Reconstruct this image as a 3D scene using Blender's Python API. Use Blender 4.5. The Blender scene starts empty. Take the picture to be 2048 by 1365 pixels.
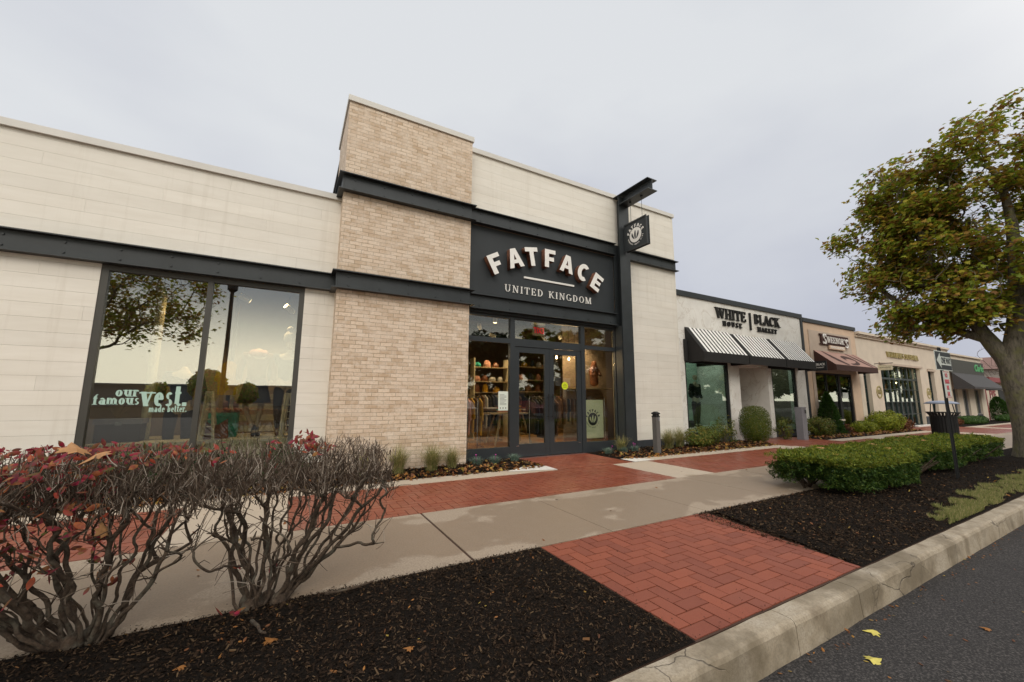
import bpy, math, random
import numpy as np
from mathutils import Vector, Matrix, noise as mnoise
R = math.radians
random.seed(7); rng = np.random.default_rng(7)
scene = bpy.context.scene
COL = scene.collection

# ------------------------------------------------------------------ camera
YAW, PITCH, ROLL = R(29.05), R(8.21), R(0.285)
fw = Vector((math.sin(YAW)*math.cos(PITCH), math.cos(YAW)*math.cos(PITCH), math.sin(PITCH)))
rt = Vector((math.cos(YAW), -math.sin(YAW), 0)); up = rt.cross(fw)
rt2 = rt*math.cos(ROLL)+up*math.sin(ROLL); up2 = -rt*math.sin(ROLL)+up*math.cos(ROLL)
cd = bpy.data.cameras.new('camera'); cam = bpy.data.objects.new('camera', cd); COL.objects.link(cam)
m = Matrix.Identity(4)
for i in range(3):
    m[i][0] = rt2[i]; m[i][1] = up2[i]; m[i][2] = -fw[i]
m[0][3], m[1][3], m[2][3] = 0, 0, 1.35
cam.matrix_world = m
cd.sensor_width = 36; cd.lens = 790.6/2048*36; cd.clip_start = .05; cd.clip_end = 2000
scene.camera = cam

# ------------------------------------------------------------------ world
SUN_EL, SUN_AZ = R(38), R(205)      # azimuth measured from +Y towards +X : behind the camera, slightly left
w = bpy.data.worlds.new('World'); scene.world = w; w.use_nodes = True
nt = w.node_tree; nt.nodes.clear()
def WN(t): return nt.nodes.new(t)
def lk(a, b): nt.links.new(a, b)
def wmath(op, a, b=None, clamp=False):
    n = WN('ShaderNodeMath'); n.operation = op; n.use_clamp = clamp
    for i, v in enumerate((a, b)):
        if v is None: continue
        if isinstance(v, (int, float)): n.inputs[i].default_value = v
        else: lk(v, n.inputs[i])
    return n.outputs[0]
def wmap(v, a, b, c=0., d=1.):
    n = WN('ShaderNodeMapRange'); n.interpolation_type = 'SMOOTHSTEP'
    lk(v, n.inputs['Value']); n.inputs[1].default_value = a; n.inputs[2].default_value = b
    n.inputs[3].default_value = c; n.inputs[4].default_value = d
    return n.outputs[0]
def wmix(f, a, b):
    n = WN('ShaderNodeMix'); n.data_type = 'RGBA'
    if isinstance(f, (int, float)): n.inputs[0].default_value = f
    else: lk(f, n.inputs[0])
    for i, v in ((6, a), (7, b)):
        if isinstance(v, tuple): n.inputs[i].default_value = (*v, 1)
        else: lk(v, n.inputs[i])
    return n.outputs[2]
tc = WN('ShaderNodeTexCoord'); sep = WN('ShaderNodeSeparateXYZ'); lk(tc.outputs['Generated'], sep.inputs[0])
mp = WN('ShaderNodeMapping'); mp.inputs['Scale'].default_value = (1, 1, 2.2); lk(tc.outputs['Generated'], mp.inputs[0])
nz = WN('ShaderNodeTexNoise'); nz.inputs['Scale'].default_value = 1.6; nz.inputs['Detail'].default_value = 5; nz.inputs['Roughness'].default_value = .48
lk(mp.outputs[0], nz.inputs['Vector'])
east = wmap(sep.outputs[0], -.5, .95); low = wmap(sep.outputs[2], .75, .15)
dk = wmath('MULTIPLY', east, low); dk = wmath('ADD', dk, wmath('MULTIPLY', wmath('SUBTRACT', nz.outputs[0], .5), 1.7), True)
front = wmix(dk, (.74, .76, .785), (.50, .52, .605))
back = wmix(wmap(sep.outputs[2], .07, .23), (1.8, 1.68, 1.32), (.40, .43, .45))
back = wmix(wmap(sep.outputs[2], .27, .55), back, (1.75, 1.68, 1.58))
isback = wmap(sep.outputs[1], .25, -.45)
cloud = wmix(isback, front, back)
bgc = WN('ShaderNodeBackground'); lk(cloud, bgc.inputs[0]); bgc.inputs[1].default_value = 1.0
sky = WN('ShaderNodeTexSky'); sky.sky_type = 'NISHITA'; sky.sun_disc = False; sky.sun_elevation = SUN_EL; sky.sun_rotation = SUN_AZ
sky.dust_density = 3
bgs = WN('ShaderNodeBackground'); lk(sky.outputs[0], bgs.inputs[0]); bgs.inputs[1].default_value = .08
mx = WN('ShaderNodeMixShader'); mx.inputs[0].default_value = .93
lk(bgs.outputs[0], mx.inputs[1]); lk(bgc.outputs[0], mx.inputs[2])
wo = WN('ShaderNodeOutputWorld'); lk(mx.outputs[0], wo.inputs[0])

sd = bpy.data.lights.new('sun', 'SUN'); sun = bpy.data.objects.new('sun', sd); COL.objects.link(sun)
sd.energy = .85; sd.angle = R(25); sd.color = (1, .93, .82)
sdir = Vector((math.sin(SUN_AZ)*math.cos(SUN_EL), math.cos(SUN_AZ)*math.cos(SUN_EL), math.sin(SUN_EL)))
sun.rotation_euler = sdir.to_track_quat('Z', 'Y').to_euler()
scene.view_settings.view_transform = 'Standard'; scene.view_settings.look = 'None'
scene.view_settings.exposure = 0.08; scene.view_settings.gamma = 1

# ------------------------------------------------------------------ materials
class NT:
    def __init__(s, name):
        s.m = bpy.data.materials.new(name); s.m.use_nodes = True; s.t = s.m.node_tree
        s.b = s.t.nodes['Principled BSDF']; s.out = s.t.nodes['Material Output']
    def n(s, t, **k):
        n = s.t.nodes.new(t)
        for a, v in k.items(): setattr(n, a, v)
        return n
    def l(s, a, b): s.t.links.new(a, b)
    def coord(s, kind='Object', scale=(1, 1, 1)):
        c = s.n('ShaderNodeTexCoord'); m = s.n('ShaderNodeMapping'); m.inputs['Scale'].default_value = scale
        s.l(c.outputs[kind], m.inputs[0]); return m.outputs[0]
    def noise(s, vec, scale, detail=4, rough=.55, dist=0):
        n = s.n('ShaderNodeTexNoise'); n.inputs['Scale'].default_value = scale; n.inputs['Detail'].default_value = detail
        n.inputs['Roughness'].default_value = rough; n.inputs['Distortion'].default_value = dist; s.l(vec, n.inputs['Vector']); return n.outputs[0]
    def ramp(s, v, stops, interp='LINEAR'):
        r = s.n('ShaderNodeValToRGB'); r.color_ramp.interpolation = interp
        e = r.color_ramp.elements
        while len(e) < len(stops): e.new(.5)
        for i, (p, c) in enumerate(stops):
            e[i].position = p; e[i].color = (*c, 1) if isinstance(c, tuple) else (c, c, c, 1)
        s.l(v, r.inputs[0]); return r.outputs[0]
    def mix(s, f, a, b, mode='MIX'):
        n = s.n('ShaderNodeMix'); n.data_type = 'RGBA'; n.blend_type = mode
        if isinstance(f, (int, float)): n.inputs[0].default_value = f
        else: s.l(f, n.inputs[0])
        for i, v in ((6, a), (7, b)):
            if isinstance(v, tuple): n.inputs[i].default_value = (*v, 1)
            else: s.l(v, n.inputs[i])
        return n.outputs[2]
    def math(s, op, a, b=0., clamp=False):
        n = s.n('ShaderNodeMath'); n.operation = op; n.use_clamp = clamp
        for i, v in enumerate((a, b)):
            if isinstance(v, (int, float)): n.inputs[i].default_value = v
            else: s.l(v, n.inputs[i])
        return n.outputs[0]
    def island(s): return s.n('ShaderNodeNewGeometry').outputs['Random Per Island']
    def base(s, c):
        if isinstance(c, tuple): s.b.inputs['Base Color'].default_value = (*c, 1)
        else: s.l(c, s.b.inputs['Base Color'])
    def bump(s, h, strength=.3, dist=.01):
        b = s.n('ShaderNodeBump'); b.inputs['Strength'].default_value = strength; b.inputs['Distance'].default_value = dist
        s.l(h, b.inputs['Height']); s.l(b.outputs[0], s.b.inputs['Normal'])
    def rough(s, v):
        if isinstance(v, (int, float)): s.b.inputs['Roughness'].default_value = v
        else: s.l(v, s.b.inputs['Roughness'])

def sc(c, k): return tuple(min(1, x*k) for x in c)
def plain(name, c, rough=.6, var=.12, scale=6, metal=0, bump=0, bscale=60, isl=0, emit=None, estr=0):
    M = NT(name); v = M.coord()
    n = M.noise(v, scale, 5)
    col = M.ramp(n, [(.3, sc(c, 1-var)), (.7, sc(c, 1+var))])
    if isl:
        g = M.ramp(M.island(), [(0, (1-isl,)*3), (1, (1+isl if 1+isl < 1 else 1,)*3)])
        col = M.mix(1.0, col, g, 'MULTIPLY')
    M.base(col); M.rough(rough); M.b.inputs['Metallic'].default_value = metal
    if bump: M.bump(M.noise(v, bscale, 3), bump, .01)
    if emit:
        M.b.inputs['Emission Color'].default_value = (*emit, 1); M.b.inputs['Emission Strength'].default_value = estr
    return M.m
MT = {}
def glass_mat(name, refl, tint, rough=0.0, wav=.004):
    M = NT(name); M.t.nodes.remove(M.b)
    tr = M.n('ShaderNodeBsdfTransparent'); tr.inputs[0].default_value = (*tint, 1)
    gl = M.n('ShaderNodeBsdfGlossy'); gl.inputs['Roughness'].default_value = rough; gl.inputs[0].default_value = (1, 1, 1, 1)
    lw = M.n('ShaderNodeLayerWeight'); lw.inputs[0].default_value = .5
    p = M.math('POWER', lw.outputs['Facing'], 3.0); f = M.math('ADD', M.math('MULTIPLY', p, .55), refl, True)
    mxs = M.n('ShaderNodeMixShader'); M.l(f, mxs.inputs[0]); M.l(tr.outputs[0], mxs.inputs[1]); M.l(gl.outputs[0], mxs.inputs[2])
    # slight waviness of float glass
    b = M.n('ShaderNodeBump'); b.inputs['Strength'].default_value = wav; b.inputs['Distance'].default_value = .02
    M.l(M.noise(M.coord(), 1.4, 1), b.inputs['Height']); M.l(b.outputs[0], gl.inputs['Normal'])
    M.l(mxs.outputs[0], M.out.inputs[0]); return M.m
MT['glass_left'] = glass_mat('reflective_glass', .27, (.80, .82, .78), wav=.012)
MT['glass'] = glass_mat('clear_glass', .10, (.86, .88, .86))
MT['glass_far'] = glass_mat('shop_glass', .12, (.72, .82, .76))

# siding (boards are real geometry; faint grain and stains)
M = NT('painted_siding'); v = M.coord('Object', (1, 1, 6)); n1 = M.noise(v, 1.3, 6, .6); n2 = M.noise(M.coord(), .5, 3)
c = M.ramp(n1, [(.35, (.76, .715, .635)), (.62, (.815, .775, .70))])
c = M.mix(M.ramp(n2, [(.35, 0.), (.7, .3)]), c, (.70, .66, .585)); st_n = M.noise(M.coord('Object', (3.5, 1, .22)), 2.2, 5, .7); c = M.mix(M.ramp(st_n, [(.52, 0.), (.72, .30)]), c, (.56, .50, .41)); isl = M.ramp(M.island(), [(0, .93), (1, 1.)])
M.base(M.mix(1., c, isl, 'MULTIPLY')); M.rough(.55); M.bump(M.noise(M.coord('Object', (1, 1, 12)), 9, 4), .05, .003); MT['siding'] = M.m
# tower brick
M = NT('cream_brick'); uv = M.coord('UV')
bt = M.n('ShaderNodeTexBrick'); M.l(uv, bt.inputs['Vector'])
for k, vv in (('Scale', 1), ('Brick Width', .216), ('Row Height', .0718), ('Mortar Size', .0068), ('Mortar Smooth', .3), ('Bias', -.15)): bt.inputs[k].default_value = vv
bt.inputs['Color1'].default_value = (.72, .58, .45, 1); bt.inputs['Color2'].default_value = (.47, .33, .21, 1); bt.inputs['Mortar'].default_value = (.37, .285, .20, 1)
n1 = M.noise(uv, 5, 5, .7); n2 = M.noise(uv, 26, 4, .7); n3 = M.noise(uv, .9, 3)
c = M.mix(M.ramp(n1, [(.42, 0.), (.62, .55)]), bt.outputs[0], (.76, .66, .56))
c = M.mix(M.ramp(n2, [(.50, 0.), (.68, .5)]), c, (.42, .29, .17))
c = M.mix(M.ramp(n3, [(.4, 0.), (.65, .25)]), c, (.62, .50, .40))
M.base(c); M.rough(.85)
h = M.math('ADD', M.math('MULTIPLY', bt.outputs['Fac'], -1.), M.math('MULTIPLY', n2, .35)); M.bump(h, .6, .008); MT['brick'] = M.m
# concrete walk with damp patches
def concrete(name, dry, wet, wetlo, wethi, agg=.25):
    M = NT(name); v = M.coord()
    n0 = M.noise(M.coord('Object', (.8, 1.3, 1)), 1.1, 12, .62, .3); sx_ = M.n('ShaderNodeSeparateXYZ'); M.l(v, sx_.inputs[0])
    ed_ = M.math('ABSOLUTE', M.math('SUBTRACT', sx_.outputs[1], 4.025)); n1 = M.math('SUBTRACT', M.math('ADD', n0, .10), M.math('MULTIPLY', M.math('POWER', ed_, 2.0), .30)); fine = M.noise(v, 62, 4, .8); mid = M.noise(v, 7, 6, .65)
    wm = M.ramp(n1, [(wetlo, 0.), (wethi, 1.)])
    c = M.mix(wm, dry, wet); c = M.mix(M.ramp(fine, [(.4, 0.), (.62, agg)]), c, sc(wet, .62)); c = M.mix(M.ramp(mid, [(.45, 0.), (.8, .35)]), c, sc(dry, .72))
    M.base(c); M.rough(M.ramp(wm, [(0, .85), (1, .55)])); M.bump(fine, .25, .004); return M.m
MT['walk'] = concrete('damp_concrete', (.41, .33, .25), (.29, .218, .155), .445, .485, .6)
MT['band'] = concrete('pale_concrete', (.50, .42, .33), (.33, .255, .18), .50, .56)
MT['white_slab'] = plain('white_concrete', (.66, .64, .60), .8, .1, 12, bump=.2)
# kerb
M = NT('kerb_concrete'); v = M.coord(); fine = M.noise(v, 70, 4, .7); mid = M.noise(v, 4, 6, .65); big = M.noise(v, 1.5, 5, .6)
c = M.ramp(mid, [(.3, (.17, .13, .085)), (.48, (.36, .30, .22)), (.7, (.46, .40, .32))])
c = M.mix(M.ramp(fine, [(.45, 0.), (.62, .5)]), c, (.20, .165, .12)); c = M.mix(M.ramp(big, [(.46, 0.), (.58, .72)]), c, (.14, .11, .07))
vo = M.n('ShaderNodeTexVoronoi'); vo.feature = 'DISTANCE_TO_EDGE'; vo.inputs['Scale'].default_value = 1.7
dv = M.n('ShaderNodeMapping'); M.l(v, dv.inputs[0]); nn = M.n('ShaderNodeTexNoise'); nn.inputs['Scale'].default_value = 9; M.l(v, nn.inputs['Vector'])
va = M.n('ShaderNodeVectorMath'); va.operation = 'MULTIPLY_ADD'; M.l(nn.outputs[1], va.inputs[0]); va.inputs[1].default_value = (.07, .07, .07); M.l(v, va.inputs[2]); M.l(va.outputs[0], vo.inputs['Vector'])
crk = M.ramp(vo.outputs[0], [(0, .9), (.0065, 0.)]); crk = M.math('MULTIPLY', crk, M.ramp(M.noise(v, .6, 2), [(.47, 0.), (.53, 1.)]))
c = M.mix(crk, c, (.05, .04, .03)); M.base(c); M.rough(.8)
M.bump(M.math('SUBTRACT', M.math('MULTIPLY', fine, .6), M.math('MULTIPLY', crk, 2.)), .5, .008); MT['kerb'] = M.m
# asphalt
M = NT('asphalt'); v = M.coord(); f = M.noise(v, 75, 3, .85); f2 = M.noise(v, 40, 3, .7); b = M.noise(v, .7, 4)
c = M.ramp(f, [(.35, (.014, .0135, .0135)), (.52, (.042, .039, .039)), (.70, (.17, .155, .145))]); c = M.mix(M.ramp(b, [(.4, 0.), (.7, .5)]), c, (.029, .027, .028))
M.base(c); M.rough(.85); M.b.inputs['Specular IOR Level'].default_value = .25; M.bump(M.math('ADD', f, f2), .8, .006); MT['asphalt'] = M.m
# pavers: each brick an island
def paver(name, ca, cb, rough):
    M = NT(name); v = M.coord(); i = M.island(); f = M.noise(v, 120, 3, .7); b = M.noise(v, 1.6, 4, .6)
    c = M.mix(i, ca, cb); c = M.mix(M.ramp(f, [(.42, 0.), (.7, .45)]), c, sc(cb, .55)); c = M.mix(M.ramp(b, [(.4, 0.), (.7, .5)]), c, sc(ca, .78))
    M.base(c); M.rough(M.ramp(b, [(.35, rough+.2), (.6, rough)])); M.bump(f, .25, .003); return M.m
MT['paver'] = paver('red_paver', (.30, .078, .040), (.245, .064, .036), .30)
MT['paver_near'] = paver('red_paver_near', (.31, .082, .042), (.215, .058, .034), .6)
MT['joint_sand'] = plain('joint_sand', (.06, .03, .018), .9)
# mulch
M = NT('mulch_soil'); v = M.coord(); f = M.noise(v, 60, 5, .75); c = M.ramp(f, [(.35, (.006, .005, .004)), (.6, (.020, .015, .012)), (.78, (.055, .038, .027))])
M.base(c); M.rough(1.); M.b.inputs['Specular IOR Level'].default_value = .1; M.bump(f, 1., .02); MT['mulch'] = M.m
M = NT('mulch_chip'); c = M.ramp(M.island(), [(0, (.007, .005, .0035)), (.5, (.024, .015, .010)), (.85, (.058, .037, .024)), (.985, (.12, .08, .045)), (1, (.20, .09, .035))]); M.base(c); M.rough(1.); M.b.inputs['Specular IOR Level'].default_value = .1; MT['chip'] = M.m
def leafmat(name, stops, rough=.55, trans=.0, noise=0):
    M = NT(name); c = M.ramp(M.island(), stops)
    if noise: c = M.mix(M.ramp(M.noise(M.coord(), noise, 3), [(.4, 0.), (.62, .75)]), c, M.ramp(M.island(), [(0, stops[-1][1]), (1, stops[0][1])]))
    M.base(c); M.rough(rough); M.b.inputs['Specular IOR Level'].default_value = .22
    if trans:
        t = M.n('ShaderNodeBsdfTranslucent'); M.l(c, t.inputs[0]); x = M.n('ShaderNodeMixShader'); x.inputs[0].default_value = trans
        M.l(M.b.outputs[0], x.inputs[1]); M.l(t.outputs[0], x.inputs[2]); M.l(x.outputs[0], M.out.inputs[0])
    return M.m
MT['litter'] = leafmat('fallen_leaves', [(0, (.09, .035, .016)), (.4, (.18, .07, .025)), (.7, (.32, .14, .035)), (.85, (.34, .24, .05)), (1, (.12, .07, .04))])
MT['maple'] = leafmat('maple_leaves', [(0, (.15, .23, .025)), (.35, (.28, .32, .03)), (.58, (.42, .36, .04)), (.74, (.30, .16, .04)), (.88, (.22, .11, .04)), (1, (.52, .34, .04))], .5, .45)
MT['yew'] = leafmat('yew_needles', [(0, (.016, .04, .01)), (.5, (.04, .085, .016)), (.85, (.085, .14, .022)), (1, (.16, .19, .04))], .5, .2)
MT['yew_top'] = leafmat('yew_top_needles', [(0, (.075, .115, .014)), (.5, (.15, .19, .022)), (.9, (.23, .25, .03)), (1, (.30, .20, .05))], .5, .25)
MT['box'] = leafmat('boxwood_leaves', [(0, (.012, .03, .008)), (1, (.035, .07, .018))], .4, .1)
MT['globe'] = leafmat('globe_leaves', [(0, (.045, .075, .010)), (.7, (.10, .125, .014)), (1, (.17, .15, .022))], .5, .2)
MT['lime'] = leafmat('lime_leaves', [(0, (.12, .17, .015)), (.6, (.24, .28, .02)), (1, (.34, .34, .04))], .5, .25)
MT['azalea'] = leafmat('azalea_leaves', [(0, (.05, .085, .014)), (.6, (.12, .15, .022)), (1, (.22, .16, .03))], .5, .2)
MT['rust'] = leafmat('rusty_leaves', [(0, (.09, .03, .015)), (1, (.20, .08, .03))], .6, .2)
MT['cone'] = leafmat('cypress_leaves', [(0, (.02, .06, .012)), (1, (.06, .12, .02))], .5, .15)
MT['grass'] = leafmat('turf', [(0, (.12, .16, .04)), (.5, (.26, .28, .09)), (.8, (.42, .36, .16)), (1, (.52, .42, .24))], .6, .3)
MT['ornamental'] = leafmat('ornamental_grass', [(0, (.12, .16, .04)), (.5, (.26, .25, .09)), (1, (.50, .40, .20))], .6, .25)
MT['dianthus'] = leafmat('grey_green_foliage', [(0, (.10, .16, .12)), (1, (.22, .30, .24))], .6, .15)
MT['pink'] = plain('pink_petals', (.55, .05, .35), .5)
MT['redleaf'] = leafmat('burning_bush_leaves', [(0, (.26, .012, .03)), (.25, (.38, .03, .07)), (.5, (.12, .015, .035)), (.68, (.45, .07, .03)), (.82, (.40, .18, .06)), (.9, (.05, .09, .02)), (1, (.09, .15, .03))], .4, .25, 30)
MT['dryleaf'] = plain('dry_leaf', (.42, .21, .08), .6, .25, 30)
MT['yleaf'] = plain('yellow_leaf', (.55, .47, .10), .6, .2, 30)
def bark(name, a, b, c3, sv=(1, 1, .35), s=14):
    M = NT(name); v = M.coord('Object', sv); n1 = M.noise(v, s, 6, .7, .5); n2 = M.noise(M.coord(), s*.25, 4, .6)
    c = M.ramp(n1, [(.3, a), (.6, b)]); c = M.mix(M.ramp(n2, [(.5, 0.), (.66, .75)]), c, c3); M.base(c); M.rough(.9); M.bump(n1, .9, .02); return M.m
MT['bark'] = bark('maple_bark', (.04, .034, .024), (.17, .145, .105), (.15, .145, .055), (1, 1, .28), 22)
MT['stem'] = bark('shrub_bark', (.028, .018, .012), (.105, .070, .046), (.14, .13, .10), (1, 1, 1), 34)
MT['twig'] = leafmat('shrub_twigs', [(0, (.045, .030, .021)), (.5, (.105, .072, .051)), (.8, (.19, .145, .11)), (1, (.42, .36, .30))], .8)
MT['steel'] = plain('charcoal_steel', (.026, .031, .034), .42, .18, 3, bump=.05)
MT['frame'] = plain('slate_aluminium', (.030, .035, .039), .38, .1, 3)
MT['panel'] = plain('slate_panel', (.022, .027, .031), .6, .1, 2)
MT['bronze'] = plain('bronze_frame', (.055, .052, .045), .4, .1, 3)
MT['cap'] = plain('metal_coping', (.62, .60, .56), .45, .06, 2)
MT['white'] = plain('white_enamel', (.82, .80, .76), .35, .04)
MT['rustside'] = plain('rusty_return', (.16, .065, .035), .7, .5, 18)
MT['floor'] = plain('oak_floor', (.42, .23, .08), .4, .2, 9)
MT['inwall'] = plain('plaster_inside', (.24, .185, .135), .85, .1, 2)
MT['ceil'] = plain('ceiling_inside', (.16, .145, .14), .85, .1, 2)
MT['roof'] = plain('roof_membrane', (.12, .12, .12), .9)
MT['wood'] = plain('pale_wood', (.42, .32, .18), .6, .2, 10)
MT['cream'] = plain('cream_paint', (.62, .56, .40), .6, .12, 10)
MT['teal'] = plain('teal_paint', (.02, .30, .22), .6, .35, 16)
MT['leather'] = plain('brown_leather', (.17, .06, .025), .45, .25, 9, bump=.3, bscale=40)
MT['black'] = plain('black_cloth', (.014, .013, .013), .8, .2)
MT['navy'] = plain('navy_cloth', (.02, .028, .05), .85, .2)
MT['mustard'] = plain('mustard_cloth', (.50, .28, .02), .85, .2)
MT['skin'] = plain('mannequin_finish', (.45, .36, .26), .5, .05)
MT['greycloth'] = plain('pale_knit', (.50, .48, .44), .9, .15)
MT['salmon'] = plain('salmon_cloth', (.55, .28, .20), .9, .15)
MT['brown'] = plain('brown_cloth', (.12, .06, .03), .85, .25)
MT['chrome'] = plain('chrome', (.55, .55, .55), .2, .05, metal=1)
MT['lampcan'] = plain('white_lamp_can', (.70, .72, .62), .4)
MT['bulb'] = plain('glowing_bulb', (1, .8, .5), .5, emit=(1, .62, .28), estr=28)
MT['lens'] = plain('glowing_lens', (1, .8, .5), .5, emit=(1, .75, .42), estr=9)
MT['exitred'] = plain('exit_red', (.8, .02, .04), .5, emit=(1, .02, .06), estr=.5)
MT['poster'] = plain('poster_board', (.62, .66, .44), .6, .03)
MT['paper'] = plain('printed_paper', (.68, .74, .66), .7, .03)
MT['ink'] = plain('dark_ink', (.02, .02, .02), .7)
MT['vinyl'] = plain('pale_green_vinyl', (.42, .60, .52), .6, .03)
MT['yellow'] = plain('yellow_sticker', (.62, .72, .02), .5, .03)
# WH store
M = NT('veined_marble'); v = M.coord(); n1 = M.noise(v, 1.1, 7, .6, 1.2); n2 = M.noise(v, 2.5, 5)
c = M.mix(M.ramp(n1, [(.482, 0.), (.5, .5), (.518, 0.)]), M.ramp(n2, [(.35, (.74, .715, .665)), (.65, (.84, .82, .77))]), (.46, .39, .31)); M.base(c); M.rough(.4); MT['marble'] = M.m
MT['canvas_black'] = plain('black_canvas', (.012, .011, .010), .85, .2)
MT['canvas_white'] = plain('white_canvas', (.80, .79, .76), .8, .04)
MT['canvas_brown'] = plain('brown_canvas', (.055, .022, .016), .85, .15)
MT['canvas_pink'] = plain('dusty_pink_canvas', (.36, .215, .175), .85, .06)
MT['peach'] = plain('peach_stucco', (.62, .46, .33), .8, .06, 3, bump=.1)
MT['tan'] = plain('tan_stucco', (.52, .42, .335), .8, .06, 3, bump=.1)
MT['ivory'] = plain('ivory_stone', (.66, .57, .46), .75, .07, 2, bump=.08)
MT['greenframe'] = plain('dark_green_frame', (.022, .040, .042), .4)
MT['gold'] = plain('gold_letters', (.45, .38, .16), .35, .1, metal=.5)
MT['darkplinth'] = plain('dark_plinth', (.045, .05, .058), .6)
MT['canvas_grey'] = plain('grey_canvas', (.052, .050, .052), .8, .05)
MT['sign_grey'] = plain('grey_fascia', (.055, .055, .047), .7, .08)
MT['green_light'] = plain('green_sign', (.05, .34, .11), .5)
MT['curtain'] = plain('pale_backdrop', (.34, .44, .38), .9, .1, 1)
MT['redpaint'] = plain('red_paint', (.26, .05, .055), .6)
MT['galv'] = plain('grey_metal_box', (.20, .20, .22), .5, .08)
MT['bollard'] = plain('bronze_bollard', (.12, .115, .11), .45, .1)
MT['canmetal'] = plain('black_slats', (.010, .010, .011), .7)
MT['canlid'] = plain('blue_grey_lid', (.26, .30, .40), .4)
MT['signwhite'] = plain('sign_white', (.58, .62, .58), .5, .05)
MT['signblack'] = plain('sign_black', (.022, .028, .036), .45)
MT['signred'] = plain('sign_red', (.52, .10, .12), .6)
MT['far'] = plain('far_wall', (.45, .42, .36), .8)
MT['farroof'] = plain('far_roof', (.22, .13, .11), .8)
MT['ground'] = plain('ground_dirt', (.10, .09, .07), .9)

# ------------------------------------------------------------------ mesh helpers
class MB:
    def __init__(s): s.v = []; s.f = []; s.mi = []; s.cur = 0
    def quad(s, *p):
        b = len(s.v); s.v += [tuple(x) for x in p]; s.f.append(tuple(range(b, b+len(p)))); s.mi.append(s.cur)
    def box(s, x0, y0, z0, x1, y1, z1, M=None):
        b = len(s.v); P = [(x0, y0, z0), (x1, y0, z0), (x1, y1, z0), (x0, y1, z0), (x0, y0, z1), (x1, y0, z1), (x1, y1, z1), (x0, y1, z1)]
        if M: P = [tuple(M @ Vector(p)) for p in P]
        s.v += P
        for f in ((0, 3, 2, 1), (4, 5, 6, 7), (0, 1, 5, 4), (1, 2, 6, 5), (2, 3, 7, 6), (3, 0, 4, 7)): s.f.append(tuple(b+i for i in f)); s.mi.append(s.cur)
        return s
    def prism(s, poly, d0, d1, fr):
        """poly: 2D convex points; fr maps (u,v,d)->xyz"""
        n = len(poly); b = len(s.v)
        s.v += [fr(u, v, d0) for u, v in poly]+[fr(u, v, d1) for u, v in poly]
        s.f.append(tuple(b+i for i in range(n))); s.f.append(tuple(b+n+i for i in reversed(range(n)))); s.mi += [s.cur]*2
        for i in range(n):
            j = (i+1) % n; s.f.append((b+i, b+n+i, b+n+j, b+j)); s.mi.append(s.cur)
        return s
    def tube(s, pts, rad, k=6, caps=True):
        pts = [Vector(p) for p in pts]; n = len(pts)
        if isinstance(rad, (int, float)): rad = [rad]*n
        b = len(s.v); t = (pts[1]-pts[0]).normalized(); a = Vector((0, 0, 1)) if abs(t.z) < .9 else Vector((1, 0, 0)); u = t.cross(a).normalized()
        for i in range(n):
            t = (pts[min(i+1, n-1)]-pts[max(i-1, 0)]).normalized(); u = (u-t*u.dot(t))
            u = u.normalized() if u.length > 1e-6 else t.orthogonal().normalized(); w_ = t.cross(u)
            for j in range(k):
                an = 2*math.pi*j/k; s.v.append(tuple(pts[i]+(u*math.cos(an)+w_*math.sin(an))*rad[i]))
        for i in range(n-1):
            for j in range(k):
                j2 = (j+1) % k; s.f.append((b+i*k+j, b+i*k+j2, b+(i+1)*k+j2, b+(i+1)*k+j)); s.mi.append(s.cur)
        if caps:
            s.f.append(tuple(b+j for j in reversed(range(k)))); s.f.append(tuple(b+(n-1)*k+j for j in range(k))); s.mi += [s.cur]*2
        return s
    def lathe(s, cx, cy, prof, k=16, z0=0):
        b = len(s.v)
        for r_, z in prof:
            for j in range(k): an = 2*math.pi*j/k; s.v.append((cx+r_*math.cos(an), cy+r_*math.sin(an), z0+z))
        for i in range(len(prof)-1):
            for j in range(k):
                j2 = (j+1) % k; s.f.append((b+i*k+j, b+i*k+j2, b+(i+1)*k+j2, b+(i+1)*k+j)); s.mi.append(s.cur)
        s.f.append(tuple(b+j for j in reversed(range(k)))); s.f.append(tuple(b+(len(prof)-1)*k+j for j in range(k))); s.mi += [s.cur]*2
        return s
    def build(s, name, mat, parent=None, smooth=False, loc=None):
        me = bpy.data.meshes.new(name)
        off = Vector(loc) if loc else Vector((0, 0, 0))
        V = [tuple(Vector(p)-off) for p in s.v] if loc else s.v
        me.from_pydata(V, [], s.f)
        mats = mat if isinstance(mat, list) else [mat]
        for q in mats: me.materials.append(q)
        if len(mats) > 1: me.polygons.foreach_set('material_index', s.mi)
        if smooth: me.polygons.foreach_set('use_smooth', [True]*len(s.f))
        # box-mapped UVs in metres
        uv = me.uv_layers.new(name='UVMap'); n = len(me.loops)
        vi = np.empty(n, int); me.loops.foreach_get('vertex_index', vi); co = np.array(s.v, float)[vi]
        nr = np.empty(len(me.polygons)*3); me.polygons.foreach_get('normal', nr); nr = np.abs(nr.reshape(-1, 3))
        tot = np.empty(len(me.polygons), int); me.polygons.foreach_get('loop_total', tot); ax = np.repeat(nr.argmax(1), tot)
        U = np.where(ax == 0, co[:, 1], co[:, 0]); Vv = np.where(ax == 2, co[:, 1], co[:, 2])
        uv.data.foreach_set('uv', np.stack([U, Vv], 1).ravel())
        o = bpy.data.objects.new(name, me); COL.objects.link(o)
        if parent: o.parent = parent; o.matrix_parent_inverse = parent_inv(parent)
        if loc: o.location = loc
        return o
def parent_inv(p):
    return Matrix.Translation(-Vector(p.get('_loc', (0, 0, 0))))
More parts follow.
